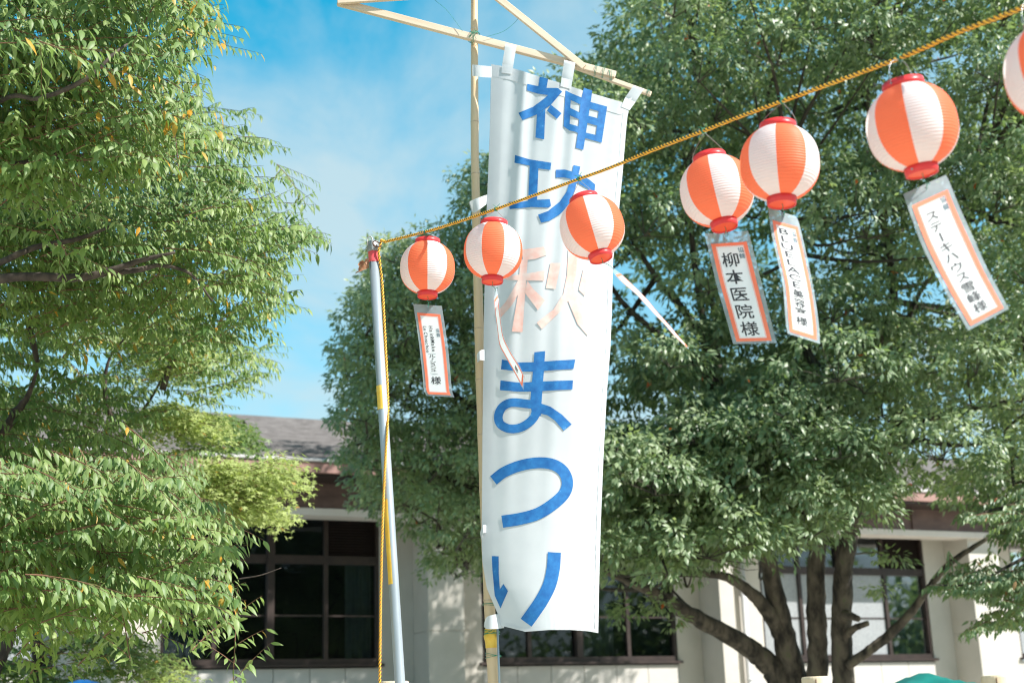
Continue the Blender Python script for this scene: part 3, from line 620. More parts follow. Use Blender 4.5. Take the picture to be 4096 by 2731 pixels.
main_poly = [(2680, -300), (2640, 60), (2560, 250), (2360, 350), (2180, 440), (2100, 620), (2100, 2270), (2430, 2280), (2560, 2330), (2700, 2290), (2850, 2260), (2950, 2160), (3100, 2190), (3240, 2200), (3360, 2110), (3420, 2070), (3540, 2060), (3600, 1980), (3560, 1880), (3620, 1800), (3740, 1880), (3800, 2010), (4000, 2020), (4350, 1950), (4350, -300)]
deep_poly = [(2500, -100), (2500, 1100), (2650, 1750), (2900, 1950), (3400, 1900), (3900, 1800), (4500, 1500), (4500, -100)]
allC = []
for (d0, d1, n, nt, lz) in ((12.8, 14.4, 120, 52, 0.086), (14.4, 16.0, 110, 46, 0.088), (16.0, 17.2, 70, 32, 0.10), (17.9, 20.3, 110, 22, 0.12)):
    C, R = clump_centres(main_poly if d0 < 17 else deep_poly, d0, d1, n, 0.42, 0.86, 0.98, holes); allC.append(C)
    CL.append(clump_leaves(C, R, nt, lz, tw))
low_poly = [(2420, 1850), (2430, 2270), (2560, 2320), (2700, 2290), (2850, 2250), (3000, 2150), (3240, 2170), (3380, 2080), (3530, 2060), (3560, 1980), (3480, 1840), (3300, 1700), (2700, 1750)]
for (d0, d1, n) in ((12.7, 13.8, 60), (14.0, 15.2, 40)):
    C, R = clump_centres(low_poly, d0, d1, n, 0.30, 0.55, 0.9); allC.append(C)
    CL.append(clump_leaves(C, R, 50, 0.086, tw))
C = np.array([W(2500, 2470, 14.2), W(2630, 2440, 14.4), W(2700, 2500, 14.5), W(3560, 2250, 14.3), W(3530, 2360, 14.4)]); R = np.array([0.22, 0.2, 0.14, 0.2, 0.16]); CL.append(clump_leaves(C, R, 50, 0.08, tw))
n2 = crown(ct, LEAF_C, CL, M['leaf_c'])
connect(ct, np.vstack(allC), skel, tw)
t_ = tw.build('twigs', M['twig_c'], ct); t_['kind'] = 'stuff'

# its long left limb carries a second mass of leaves behind and left of the banner
skel2 = []
for pts in [[(2400, 2270, D0 - 1, 30), (2200, 2120, D0 - .6, 34), (2050, 1900, D0 - .2, 34), (1930, 1650, D0, 32), (1860, 1400, D0 + .1, 26), (1840, 1100, D0 + .2, 18), (1900, 800, D0 + .2, 10)],
            [(2090, 1960, D0 - .3, 30), (1900, 1950, D0 - .3, 24), (1700, 1870, D0 - .3, 18), (1480, 1750, D0 - .3, 9)],
            [(1930, 1650, D0, 26), (1700, 1500, D0 - .1, 20), (1500, 1350, D0 - .2, 9)],
            [(2200, 2120, D0 - .6, 26), (2000, 2180, D0 - .5, 20), (1760, 2180, D0 - .5, 9)]]:
    o, q = limb(ct, 'branch', M['bark_c'], pts, n=12); skel2.append(q)
tw = MB(); CL = []; allC = []
poly2 = [(1995, 410), (1960, 650), (1900, 860), (1800, 960), (1640, 990), (1590, 1010), (1550, 1070), (1490, 1190), (1440, 1310), (1410, 1400), (1390, 1520), (1400, 1700), (1390, 1800), (1440, 1920), (1490, 2040), (1560, 2070), (1650, 2050), (1740, 2220), (1810, 2320), (1880, 2310), (1990, 2250)]
h2 = ()
for (d0, d1, n) in ((13.8, 15.2, 92), (15.2, 16.8, 80)):
    C, R = clump_centres(poly2, d0, d1, n, 0.28, 0.48, 0.9, h2); allC.append(C)
    CL.append(clump_leaves(C, R, 58, 0.070, tw))
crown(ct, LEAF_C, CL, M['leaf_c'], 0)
connect(ct, np.vstack(allC), skel2, tw)
t_ = tw.build('twigs', M['twig_c'], ct); t_['kind'] = 'stuff'

c3 = empty('broadleaf_tree', (6.6, 13.4, 0), 'leafy tree at the right edge with loose sprays hanging before the white pier', 'tree')
limb(c3, 'trunk', M['bark_c'], [(4700, 2900, 13.2, 130), (4680, 2500, 13.2, 110), (4640, 2100, 13.2, 80), (4600, 1700, 13.2, 50), (4550, 1200, 13.2, 30)], extra=np.array([[*(W(4710, 2950, 13.2)[:2]), 0, 0.24]]))
for pts in [[(4640, 2150, 13.2, 50), (4350, 2150, 13, 30), (4100, 2230, 12.8, 18), (3900, 2330, 12.7, 10), (3720, 2340, 12.6, 5)],
            [(4650, 2300, 13.2, 40), (4350, 2350, 13, 22), (4080, 2440, 12.8, 12), (3880, 2540, 12.7, 5)],
            [(4640, 2050, 13.2, 40), (4350, 1950, 13, 26), (4000, 2030, 12.8, 14), (3850, 2080, 12.7, 6)]]:
    limb(c3, 'branch', M['bark_c'], pts)
tw = MB(); RL = []
def right_region(poly, n, size, d0=12.2, d1=13.6): return zelkova_region(poly, d0, d1, n, size, tw, L=(0.35, 0.65), ax0=(-0.8, -0.3, -0.2), drop=0.6, ybase=0.004)
RL.append(right_region([(3800, 2060), (4000, 1980), (4300, 1950), (4300, 2200), (4000, 2180), (3880, 2130)], 60, 0.085))
RL.append(right_region([(3790, 2330), (3950, 2300), (4300, 2250), (4300, 2480), (4050, 2440), (3930, 2410)], 80, 0.085))
RL.append(right_region([(3700, 2310), (3850, 2320), (3850, 2370), (3720, 2370)], 10, 0.085))
RL.append(right_region([(3850, 2520), (3960, 2440), (4050, 2430), (4040, 2490), (3900, 2560)], 10, 0.085))
crown(c3, LEAF_Z, RL, M['leaf_c'], 80)
t_ = tw.build('twigs', M['twig'], c3); t_['kind'] = 'stuff'

# ---- a mass of trees behind the photographer (seen only in the window reflections)
n = 60000; a = np.radians(rng.uniform(62, 190, n)); rr = 36 + rng.normal(0, 1.8, n)
P = np.stack([np.sin(a) * rr, np.cos(a) * rr, np.abs(rng.normal(0, 1, n)) * 2.5 + 0.9 + 1.6 * np.sin(a * 13)], 1)
o = link('treeline', leaf_mesh('treeline', LEAF_C, P, rng.normal(0, 1, (n, 3)), rng.normal(0, 1, (n, 3)), rng.uniform(0.35, 0.7, n), rng.uniform(0, 0.6, n), M['leaf_c'])); o['kind'] = 'stuff'

# ================================================================== STEEL POLE
PT = WY(1490, 965, 6.75); PB = WY(1600, 2731, 6.70); pd = nrm(PT - PB)
PG = PB - pd * (PB[2] / pd[2])
pole = empty('steel_pole', PG, 'leaning galvanised steel pole with red tape band and hooked clamp at its top', 'pole')
POLE_R = 0.0243
pa = nrm(np.cross(pd, (0, 1.0, 0))); pa = pa if pa[0] > 0 else -pa; pb = nrm(np.cross(pd, pa)); pb = pb if pb[1] < 0 else -pb      # right, towards camera
def pole_at(y): # point on the axis at photo row y
    best = None
    for t in np.linspace(0, 1, 400):
        q = PB + (PT - PB) * t; yy = project(q)[1]
        if best is None or abs(yy - y) < best[0]: best = (abs(yy - y), q)
    return best[1]
def shell(mb, p0, p1, r, a0, a1, n=16, mi=0):     # part of a cylinder round the pole, angles from the right edge towards the camera
    P = np.array([[p + r * (math.cos(math.radians(a)) * pa + math.sin(math.radians(a)) * pb) for a in np.linspace(a0, a1, n)] for p in (p0, p1)])
    return mb.grid(P, mi)
mb = MB(); mb.tube([PG, PB, (PB + PT) / 2, pole_at(985)], POLE_R, 28); mb.build('tube', M['pole'], pole, smooth=True)
mb = MB(); shell(mb, pole_at(1050), pole_at(1010), POLE_R + 0.0015, 0, 360, 32); mb.build('red_band', M['red_tape'], pole, smooth=True)
mb = MB(); mb.tube([pole_at(1011), pole_at(968)], POLE_R + 0.0065, 26); mb.build('clamp_sleeve', M['steel'], pole, smooth=True, bevel=0.002)
mb = MB(); c = pole_at(990); mb.box(c + pb * (POLE_R + 0.009), pa * 0.004, pb * 0.006, pd * 0.026); mb.box(c - pa * (POLE_R + 0.008) + pd * (-0.002), pa * 0.004, pb * 0.006, pd * 0.005)
mb.build('clamp_plate', M['steel'], pole, bevel=0.001)
top = pole_at(968)
mb = MB(); ring = [c + pb * 0.034 + pa * (-0.010 + 0.013 * math.cos(t)) + pd * (0.028 + 0.018 * math.sin(t)) for t in np.linspace(-0.3, math.pi + 0.3, 18)]
mb.tube([ring[0] - pd * 0.022] + ring + [ring[-1] - pd * 0.022], 0.0028, 8); mb.build('shackle', M['steel'], pole, smooth=True)
hk = [c + pb * 0.036 + pa * 0.002 + pd * 0.012, c + pb * 0.038 + pa * 0.016 + pd * 0.018, c + pb * 0.036 + pa * 0.034 + pd * 0.008, c + pb * 0.034 + pa * 0.044 + pd * 0.010, c + pb * 0.034 + pa * 0.048 + pd * 0.022, c + pb * 0.034 + pa * 0.043 + pd * 0.024]
hk2 = [c + pb * 0.036 + pa * 0.002 + pd * 0.010, c + pb * 0.037 + pa * 0.010 + pd * -0.006, c + pb * 0.036 + pa * 0.030 + pd * -0.014, c + pb * 0.034 + pa * 0.042 + pd * -0.012, c + pb * 0.032 + pa * 0.044 + pd * 0.0]
mb = MB(); mb.tube(spline(hk, 5), 0.0032, 8); mb.tube(spline(hk2, 5), 0.0036, 8); mb.build('hook', M['rust'], pole, smooth=True)
c = pole_at(1050); q = [(1475, 1030), (1462, 1036), (1458, 1046), (1450, 1041), (1438, 1048), (1431, 1058), (1436, 1064), (1433, 1076), (1434, 1084), (1428, 1086), (1418, 1096), (1422, 1094), (1432, 1089), (1448, 1083), (1475, 1071)]
mb = MB(); pts = [WY(x, y, 6.735 - 0.006 * math.sin(x * .2)) for x, y in q]; mb.add(pts, [tuple(range(len(q)))]); o = mb.build('torn_tape', M['torn'], pole)
md = o.modifiers.new('solidify', 'SOLIDIFY'); md.thickness = 0.0012
mb = MB(); shell(mb, pole_at(1640), pole_at(1545), POLE_R + 0.0015, 84, 172, 14); mb.build('yellow_tape', M['yellow_tape'], pole, smooth=True)
mb = MB(); shell(mb, pole_at(2335), pole_at(1995), POLE_R + 0.0015, 96, 178, 14); mb.build('yellow_tape', M['yellow_tape'], pole, smooth=True)

# ================================================================== TIGER ROPE
INV = lambda x: 0.1515 + 4.967e-5 * (x - 1698)        # 1/depth along the rope, x in photo pixels
rp = [(1522, 972), (1741, 916), (1985, 836), (2300, 722), (2438, 672), (2612, 601), (2815, 524), (2960, 467), (3130, 405), (3309, 317), (3601, 232), (3832, 131), (4096, 28), (4400, -120), (4800, -320)]
rp = [(x, y) for x, y in rp if x not in (3309,)]
rope_px = spline(rp, 12)
rope_w = np.array([W(x, y, 1 / INV(x)) for x, y in rope_px])
hook_p = pole_at(975) + pa * 0.047 + pb * 0.034
rope_w[0] = hook_p
tail_px = [(1520, 985), (1515, 1005), (1520, 1060), (1530, 1150), (1543, 1400), (1552, 1600), (1550, 1700), (1541, 1850), (1532, 2050), (1526, 2250), (1522, 2450), (1519, 2731), (1518, 3000), (1518, 3350)]
tail_r = [0.030, 0.033, 0.012, -0.015, -0.02, -0.01, 0.022, 0.032, 0.034, 0.034, 0.034, 0.034, 0.03, 0.03]
tail_w = np.array([WY(x, y, pole_at(min(y, 2731))[1] - dr) for (x, y), dr in zip(tail_px, tail_r)])
def resample(P, step):
    d = np.concatenate([[0], np.cumsum(np.linalg.norm(np.diff(P, axis=0), axis=1))]); n = int(d[-1] / step)
    u = np.linspace(0, d[-1], n); return np.stack([np.interp(u, d, P[:, i]) for i in range(3)], 1), u
def twist_rope(P, pitch=0.036, R=0.0032):
    C, u = resample(P, pitch / 9); t = nrm(np.gradient(C, axis=0)); a = nrm(np.cross(t, (0.1, 0.9, 0.3))); b = np.cross(t, a)
    mbs = [MB(), MB()]
    for k in range(4):
        ph = 2 * math.pi * (u / pitch) + k * math.pi / 2; bl = k % 2
        r = R * (1.06 if bl else 1.0)
        mbs[bl].tube(C + r * (np.cos(ph)[:, None] * a + np.sin(ph)[:, None] * b), 0.0025 if bl else 0.0038, 5)
    return mbs
ro = empty('tiger_rope', rope_w[0], 'yellow and black twisted rope carrying the lanterns up to the right', 'rope')
y_, k_ = twist_rope(rope_w); y_.build('yellow_strand', M['rope_y'], ro, smooth=True); k_.build('black_strand', M['rope_k'], ro, smooth=True)
y_, k_ = twist_rope(spline(np.vstack([rope_w[0], tail_w]), 8)); y_.build('yellow_strand', M['rope_y'], ro, smooth=True); k_.build('black_strand', M['rope_k'], ro, smooth=True)

# ================================================================== BAMBOO POLE AND FRAME
YB = 7.25
bt = lambda y: float(np.interp(y, [-160, 0, 600, 1000, 1480, 1900, 2400, 2600, 2731], [1896, 1897, 1899, 1908, 1921, 1936, 1957, 1967, 1974]))
def bam(y): return WY(bt(y), y, YB)
bam_g = bam(2731); bam_top = bam(-160)
bp = empty('banner_pole', (bam_g[0] + 0.03, YB, 0), 'tall bamboo pole with a lashed timber triangle at its top carrying the banner', 'pole')
nodes = [-110, 118, 490, 697, 822, 1080, 1316, 1520, 1740, 1960, 2190, 2400]
rad = lambda y: np.interp(y, [-160, 600, 1400, 2300, 2731, 3600], [0.0185, 0.0225, 0.026, 0.028, 0.0285, 0.030])
ys = [-160] + nodes + [2640, 2731]
P, R = [], []
for i in range(len(ys) - 1):
    for t in np.linspace(0, 1, 6, endpoint=False):
        y = ys[i] + (ys[i + 1] - ys[i]) * t; P.append(bam(y)); R.append(rad(y) * (1 + 0.05 * (abs(2 * t - 1) ** 4) - 0.02))
P.append(bam(2731)); R.append(rad(2731)); P.append(np.array([bam(2731)[0] + 0.02, YB, 0])); R.append(0.03)
mb = MB(); mb.tube(P, R, 22); mb.build('bamboo_culm', M['bamboo'], bp, smooth=True)
for y in nodes:
    c = bam(y); mb = MB(); r = float(rad(y)); mb.tube([c + (0, 0, -0.006), c + (0, 0, -0.001), c + (0, 0, 0.002), c + (0, 0, 0.006)], [r * 1.0, r * 1.07, r * 1.07, r * 1.0], 22, False); mb.build('node', M['bamboo_node'], bp, smooth=True)
def bar(name, p0, p1, w, dpt, m, Y0, Y1):
    a, b = WY(*p0, Y0), WY(*p1, Y1); t = nrm(b - a); nrmv = nrm(np.cross(t, (0, 1.0, 0))); dv = np.cross(nrmv, t)
    L = np.linalg.norm(b - a)
    mb = MB(); mb.box((0, 0, 0), (L / 2, 0, 0), (0, dpt / 2, 0), (0, 0, w / 2)); o = mb.build(name, m, None, bevel=0.003)
    Rm = Matrix([[t[i], -dv[i] if False else dv[i], nrmv[i]] for i in range(3)])
    if Rm.determinant() < 0: Rm = Matrix([[t[i], -dv[i], nrmv[i]] for i in range(3)])
    o.parent = bp; o.matrix_parent_inverse = parent_inv(bp); o.matrix_basis = Matrix.Translation(Vector((a + b) / 2)) @ Rm.to_4x4()
    return o, t
bar('crossbar', (1352, 10), (2462, 302), 0.040, 0.030, M['lumber'], 7.195, 7.195)
bar('crossbar_end', (2300, 268), (2604, 378), 0.026, 0.024, M['lumber'], 7.205, 7.205)
bar('brace', (1975, -20), (2336, 270), 0.038, 0.022, M['lumber'], 7.165, 7.165)
bar('brace', (1350, 6), (1940, -34), 0.036, 0.022, M['lumber'], 7.165, 7.165)
def wraps(name, centre, rx, ry, n, spread, axis, m, parent, r=0.0012):
    ax = nrm(axis); e1 = nrm(np.cross(ax, (0, 1.0, 0))); e2 = np.cross(ax, e1); mb = MB()
    for k in range(n):
        c = centre + ax * (spread * (k - (n - 1) / 2) + rng.normal(0, 0.001)); tl = rng.normal(0, 0.22)
        mb.tube([c + rx * math.cos(t) * e1 + ry * math.sin(t) * e2 + ax * tl * rx * math.cos(t) for t in np.linspace(0, 2 * math.pi, 20)], r, 5, False)
    return mb.build(name, m, parent, smooth=True)
barax = nrm(WY(2462, 302, 7.19) - WY(1352, 10, 7.19))
wraps('wire_lashing', WY(1893, 152, 7.21), 0.034, 0.048, 4, 0.004, barax + np.array([0, 0, 0.5]), M['wire_g'], bp)
wraps('wire_lashing', WY(1896, 150, 7.21), 0.036, 0.05, 4, 0.005, barax + np.array([0, 0, -0.7]), M['wire_g'], bp)
for x, y, k in ((2382, 282, 2), (2412, 292, 2), (2440, 302, 3)): wraps('wire_lashing', WY(x, y, 7.197), 0.033, 0.024, k, 0.006, barax + np.array([0.0, 0, 0.15]), M['wire_g'], bp)
wraps('wire_lashing', WY(2592, 371, 7.205), 0.018, 0.017, 3, 0.005, barax, M['wire_g'], bp)
for pts in ([(1700, -30), (1745, 6), (1790, 45), (1850, 125)], [(1945, 148), (2010, 128), (2055, 95), (2082, 62), (2090, 52)]):
    mb = MB(); mb.tube(spline([WY(x, y, 7.17) for x, y in pts], 8), 0.0010, 5); mb.build('slack_wire', M['wire_g'], bp, smooth=True)
# splint rod, tape and ties near the foot
def rod(y): return WY(1988 + (y - 2460) * 0.0355, y, 7.215)
mb = MB(); mb.tube([rod(2455), rod(2731), rod(2731) - np.array([0, 0, 1.0])], 0.0055, 10); mb.build('splint_rod', M['pole'], bp, smooth=True)
mb = MB(); cs = [bam(y) for y in np.linspace(2512, 2590, 9)]; mb.tube(cs, [0.0300, 0.031, 0.0335, 0.037, 0.036, 0.033, 0.031, 0.0305, 0.030], 20, False, rough=0.05); mb.build('yellow_tape', M['yellow_tape'], bp, smooth=True)
for y, k in ((2528, 5), (2622, 3), (2418, 3)):
    wraps('wire_tie', bam(y) + (0.006, -0.004, 0), 0.040, 0.040, k, 0.004, np.array([0.03, 0.0, 1.0]), M['wire_g'], bp)

# ================================================================== BANNER
K = 4096 / 2352
_ly, _lx = np.array([(100, 1129), (148, 1128), (300, 1125), (500, 1117), (700, 1112), (850, 1110), (1000, 1108), (1150, 1107), (1230, 1106), (1290, 1108), (1350, 1118), (1385, 1133), (1420, 1148), (1470, 1152)]).T * K
_ry, _rx = np.array([(140, 1466), (215, 1453), (270, 1441), (300, 1438), (400, 1430), (500, 1420), (600, 1408), (700, 1406), (800, 1402), (900, 1394), (1050, 1386), (1200, 1380), (1350, 1376), (1460, 1374)]).T * K
LX = lambda y: np.interp(y, _ly, _lx); RX = lambda y: np.interp(y, _ry, _rx)
_tx, _tyv = np.array([(1128, 148), (1165, 154), (1200, 164), (1245, 179), (1290, 192), (1350, 212), (1400, 226), (1436, 236), (1453, 224)]).T * K
_tu = (_tx - _tx[0]) / (_tx[-1] - _tx[0])
_bx, _byv = np.array([(1148, 1436), (1170, 1441), (1205, 1450), (1260, 1446), (1310, 1446), (1350, 1449), (1374, 1453)]).T * K
_bu = (_bx - _bx[0]) / (_bx[-1] - _bx[0])
G = lambda x, c, w: np.exp(-((x - c) / w) ** 2)
def banner_Y(u, y):
    v = (y - 260) / 2260.0
    Y = 7.165 - 0.075 * (1 - np.abs(2 * u - 1.05) ** 1.8) - 0.02 * u
    fade = np.clip(1.25 - v * 1.35, 0.06, 1)
    for u0, u1, a, w0, w1 in ((0.16, 0.10, 0.012, 0.03, 0.06), (0.235, 0.22, -0.014, 0.018, 0.05), (0.31, 0.27, 0.008, 0.02, 0.045), (0.50, 0.40, -0.008, 0.035, 0.06),
                              (0.555, 0.47, 0.013, 0.035, 0.055), (0.63, 0.57, -0.010, 0.03, 0.05), (0.70, 0.64, 0.006, 0.03, 0.06), (0.93, 0.90, -0.010, 0.03, 0.05)):
        Y = Y + 0.55 * a * fade * G(u, u0 + (u1 - u0) * np.clip(v * 1.3, 0, 1), 1.35 * (w0 + (w1 - w0) * np.clip(v * 1.3, 0, 1)))
    Y = Y + 0.010 * G(v, 0.55, 0.12) * np.sin(u * 9 + v * 7) + 0.006 * np.sin(u * 5 - v * 9)
    Y = Y + 0.0016 * np.sin(y * 0.16 + 3 * np.sin(u * 9)) * np.clip((u - 0.86) * 7, 0, 1) + 0.0016 * np.sin(u * 120) * np.clip((v - 0.95) * 20, 0, 1) * np.clip((u - 0.45) * 3, 0, 1)
    return Y
def banner_pt(u, y, off=0.0):
    x = LX(y) + u * (RX(y) - LX(y)); return WY(x, y, banner_Y(u, y) - off)
def banner_px(x, y, off): return banner_pt((x - LX(y)) / (RX(y) - LX(y)), y, off)
ban = empty('festival_banner', WY(2180, 300, 7.17), 'tall white cloth banner with hand painted blue and pink characters on the bamboo pole', 'banner')
U = np.linspace(0, 1, 110); V = np.linspace(0, 1, 260)
P = np.array([[banner_pt(u, np.interp(u, _tu, _tyv) * (1 - v) + np.interp(u, _bu, _byv) * v) for u in U] for v in V])
mb = MB(); mb.grid(P); mb.build('cloth', M['cloth'], ban, smooth=True)
hem = []
def strip(name, uv, off, parent=ban, m=None):     # uv: rows of (u, y)
    mb = MB(); mb.grid(np.array([[banner_pt(u, y, off) for u, y in row] for row in uv])); o = mb.build(name, m or M['cloth'], parent, smooth=True)
    return o
yt = lambda u: np.interp(u, _tu, _tyv); yb = lambda u: np.interp(u, _bu, _byv)
strip('hem', [[(u, yt(u) + 1 + k) for u in np.linspace(0.002, 0.998, 90)] for k in (0, 16, 32, 48)], 0.0022)
strip('hem', [[(u, yb(u) - k) for u in np.linspace(0.05, 0.998, 90)] for k in (13, 7, 1)], 0.0022)
strip('hem', [[(u, y) for u in (0.965, 0.982, 0.998)] for y in np.linspace(yt(1) + 50, yb(1) - 16, 160)], 0.0022)
strip('hem', [[(u, y) for u in (0.002, 0.03, 0.06, 0.085)] for y in np.linspace(yt(0) + 50, 2330, 160)], 0.0018)
# tabs: sewn square on the cloth + strap that loops over the bar
def tab(sq, px4, front=0.018, Y=7.165):
    """px4: strap corners (top-left, top-right, bottom-right, bottom-left) in photo px"""
    q = np.array(px4, float); rows = []
    for t in np.linspace(0, 1, 8):
        l = q[0] * (1 - t) + q[3] * t; r = q[1] * (1 - t) + q[2] * t
        yy = (Y - front) * (1 - t) ** 0.5 + (banner_Y(0.5, 400) * 0 + Y - 0.012) * (1 - (1 - t) ** 0.5)
        rows.append([WY(*(l * (1 - s) + r * s), yy - 0.004 * math.sin(s * math.pi)) for s in np.linspace(0, 1, 6)])
    up = [[p + np.array([0, 0.055, 0.012]) for p in rows[0]], [p + np.array([0, 0.03, 0.010]) for p in rows[0]], [p + np.array([0, 0.004, 0.006]) for p in rows[0]]]
    mb = MB(); mb.grid(np.array(up + rows)); return mb.build('tab', M['cloth'], ban, smooth=True)
c1 = lambda x, y: (1300 + x * 0.5952, y * 0.5952)
def sq(corners, off=0.006):
    q = np.array([c1(*c) for c in corners]); mb = MB()
    mb.grid(np.array([[banner_px(*((q[0] * (1 - s) + q[1] * s) * (1 - t) + (q[3] * (1 - s) + q[2] * s) * t), off) for s in np.linspace(0, 1, 6)] for t in np.linspace(0, 1, 6)]))
    mb.build('tab_patch', M['cloth'], ban, smooth=True)
for s4, top in (([(1191, 432), (1266, 440), (1256, 500), (1186, 490)], [(1212, 300), (1286, 312)]), ([(1590, 522), (1664, 540), (1652, 600), (1583, 580)], [(1607, 408), (1682, 428)]), ([(2018, 655), (2086, 688), (2048, 742), (1990, 718)], [(2072, 578), (2142, 602)])):
    sq(s4); tab(None, [c1(*top[0]), c1(*top[1]), c1(*s4[1]), c1(*s4[0])])
def side_tab(pts_l, pts_r, Y0=7.16, bulge=0.03):
    """a strap from the cloth edge round the bamboo: pts_l/pts_r = upper and lower edge, right to left"""
    n = len(pts_l); up = spline(pts_l, 5); lo = spline(pts_r, 5); k = len(up); rows = []
    for i in range(k):
        s = i / (k - 1); yy = Y0 - bulge * math.sin(min(1, s * 1.15) * math.pi) + 0.095 * max(0, s - 0.80) / 0.2
        rows.append([WY(*(up[i] * (1 - t) + lo[i] * t), yy) for t in np.linspace(0, 1, 5)])
    mb = MB(); mb.grid(np.array(rows)); return mb.build('side_tab', M['cloth'], ban, smooth=True)
side_tab([c1(1120, 448), c1(1060, 442), c1(1010, 437), c1(985, 436)], [c1(1120, 523), c1(1060, 520), c1(1015, 514), c1(985, 512)], 7.165, 0.0 + 0.012)
side_tab([c1(1092, 1308), c1(1050, 1322), c1(990, 1345), c1(966, 1360)], [c1(1086, 1372), c1(1050, 1400), c1(1010, 1428), c1(988, 1432)], 7.17, 0.04)
c3f = lambda x, y: (1800 + x * 0.5739, 900 + y * 0.5739)
side_tab([c3f(240, 868), c3f(215, 872), c3f(195, 890), c3f(184, 915)], [c3f(240, 945), c3f(215, 940), c3f(200, 950), c3f(190, 962)], 7.16, 0.02)
c4f = lambda x, y: (1800 + x * 0.6574, 1700 + y * 0.6574)
side_tab([c4f(225, 610), c4f(206, 605), c4f(192, 625), c4f(182, 655)], [c4f(222, 655), c4f(206, 655), c4f(198, 675), c4f(190, 695)], 7.16, 0.02)
side_tab([c4f(315, 1150), c4f(270, 1150), c4f(225, 1165), c4f(208, 1200)], [c4f(330, 1232), c4f(275, 1238), c4f(225, 1238), c4f(206, 1225)], 7.18, 0.03)
# painted characters: brush strokes lying on the cloth
class Glyph:
    def __init__(s): s.mb = MB(); s.n = 0
    def poly(s, pts, tf):
        bm = bmesh.new(); vs = [bm.verts.new((*tf(*p), 0)) for p in pts]; bm.faces.new(vs); bm.normal_update(); bmesh.ops.triangulate(bm, faces=bm.faces[:])
        q = np.array([tf(*p) for p in pts]); lo, hi = q.min(0), q.max(0)
        for ax, st in ((0, 9.0), (1, 22.0)):
            x = lo[ax] + st
            while x < hi[ax]:
                no = [0, 0, 0]; no[ax] = 1; co = [0, 0, 0]; co[ax] = x
                bmesh.ops.bisect_plane(bm, geom=bm.verts[:] + bm.edges[:] + bm.faces[:], plane_co=co, plane_no=no); x += st
        bm.verts.index_update(); s.n += 1; off = 0.0030 + 0.00012 * s.n
        s.mb.add([banner_px(v.co.x, v.co.y, off) for v in bm.verts], [tuple(v.index for v in f.verts)[::1] for f in bm.faces]); bm.free(); return s
    def stroke(s, pts, tf, w0, w1=None):
        c = spline([tf(*p) for p in pts], 10); t = nrm(np.gradient(c, axis=0)); nv = np.stack([-t[:, 1], t[:, 0]], 1)
        sc = abs(tf(1, 0)[0] - tf(0, 0)[0]); w = np.linspace(w0, w1 or w0, len(c))[:, None] * sc / 2
        s.n += 1; off = 0.0030 + 0.00012 * s.n
        s.mb.grid(np.array([[banner_px(*(c[i] + nv[i] * w[i] * k), off) for k in np.linspace(-1, 1, 9)] for i in range(len(c))])); return s
    def done(s, m): return s.mb.build('painted_character', m, ban, smooth=True)
t2 = lambda x, y: (1800 + x * 0.5102, 200 + y * 0.5102)
Glyph().poly([(703, 210), (769, 228), (757, 302), (692, 288)], t2).poly([(606, 267), (690, 285), (760, 299), (845, 299), (879, 328), (790, 432), (680, 508), (568, 552), (536, 494), (650, 448), (735, 385), (768, 355), (690, 345), (603, 318)], t2) \
    .poly([(682, 505), (748, 465), (738, 703), (670, 688)], t2).poly([(762, 478), (790, 430), (875, 498), (838, 542)], t2) \
    .poly([(906, 318), (948, 340), (937, 612), (890, 600)], t2).poly([(906, 318), (960, 345), (1035, 375), (1105, 410), (1232, 445), (1225, 496), (1165, 482), (1085, 458), (1020, 428), (945, 393)], t2) \
    .poly([(1168, 460), (1232, 446), (1189, 728), (1138, 714)], t2).poly([(890, 600), (930, 578), (1005, 600), (1060, 648), (1145, 668), (1195, 690), (1188, 728), (1050, 690), (990, 645), (935, 632)], t2) \
    .poly([(936, 452), (1008, 488), (1080, 515), (1168, 540), (1160, 598), (1068, 570), (1000, 540), (934, 512)], t2).poly([(1050, 298), (1116, 320), (1103, 410), (1045, 785), (985, 768), (1003, 650), (1022, 420)], t2).done(M['paint_b'])
Glyph().poly([(510, 825), (620, 858), (793, 885), (787, 942), (690, 930), (620, 907), (505, 885)], t2).poly([(625, 900), (693, 922), (682, 1180), (612, 1192)], t2) \
    .poly([(458, 1192), (560, 1190), (680, 1175), (783, 1170), (792, 1222), (770, 1237), (640, 1232), (468, 1248)], t2) \
    .poly([(830, 940), (900, 938), (960, 955), (1040, 990), (1090, 1015), (1138, 1055), (1130, 1150), (1085, 1150), (1083, 1090), (1010, 1050), (950, 1012), (890, 1000), (828, 1002)], t2) \
    .poly([(968, 903), (1022, 915), (1000, 1010), (980, 1100), (940, 1210), (860, 1290), (780, 1340), (715, 1355), (690, 1292), (770, 1262), (860, 1190), (915, 1110), (950, 1000)], t2).done(M['paint_b'])
Glyph().poly([(500, 172), (655, 152), (677, 208), (600, 235), (510, 247)], c3f).poly([(490, 242), (542, 238), (505, 745), (430, 742), (472, 500)], c3f).poly([(375, 362), (660, 318), (655, 388), (395, 382)], c3f) \
    .poly([(480, 375), (522, 400), (430, 560), (335, 665), (318, 612), (385, 540)], c3f).poly([(540, 388), (575, 440), (662, 525), (612, 592), (520, 470)], c3f) \
    .poly([(700, 265), (772, 265), (735, 445), (668, 440)], c3f).poly([(825, 170), (892, 190), (880, 350), (830, 520), (760, 610), (640, 725), (605, 680), (720, 590), (790, 480), (815, 350)], c3f) \
    .poly([(866, 420), (885, 470), (930, 570), (978, 745), (958, 770), (890, 690), (818, 515)], c3f).poly([(930, 305), (960, 345), (940, 495), (897, 452)], c3f).done(M['paint_p'])
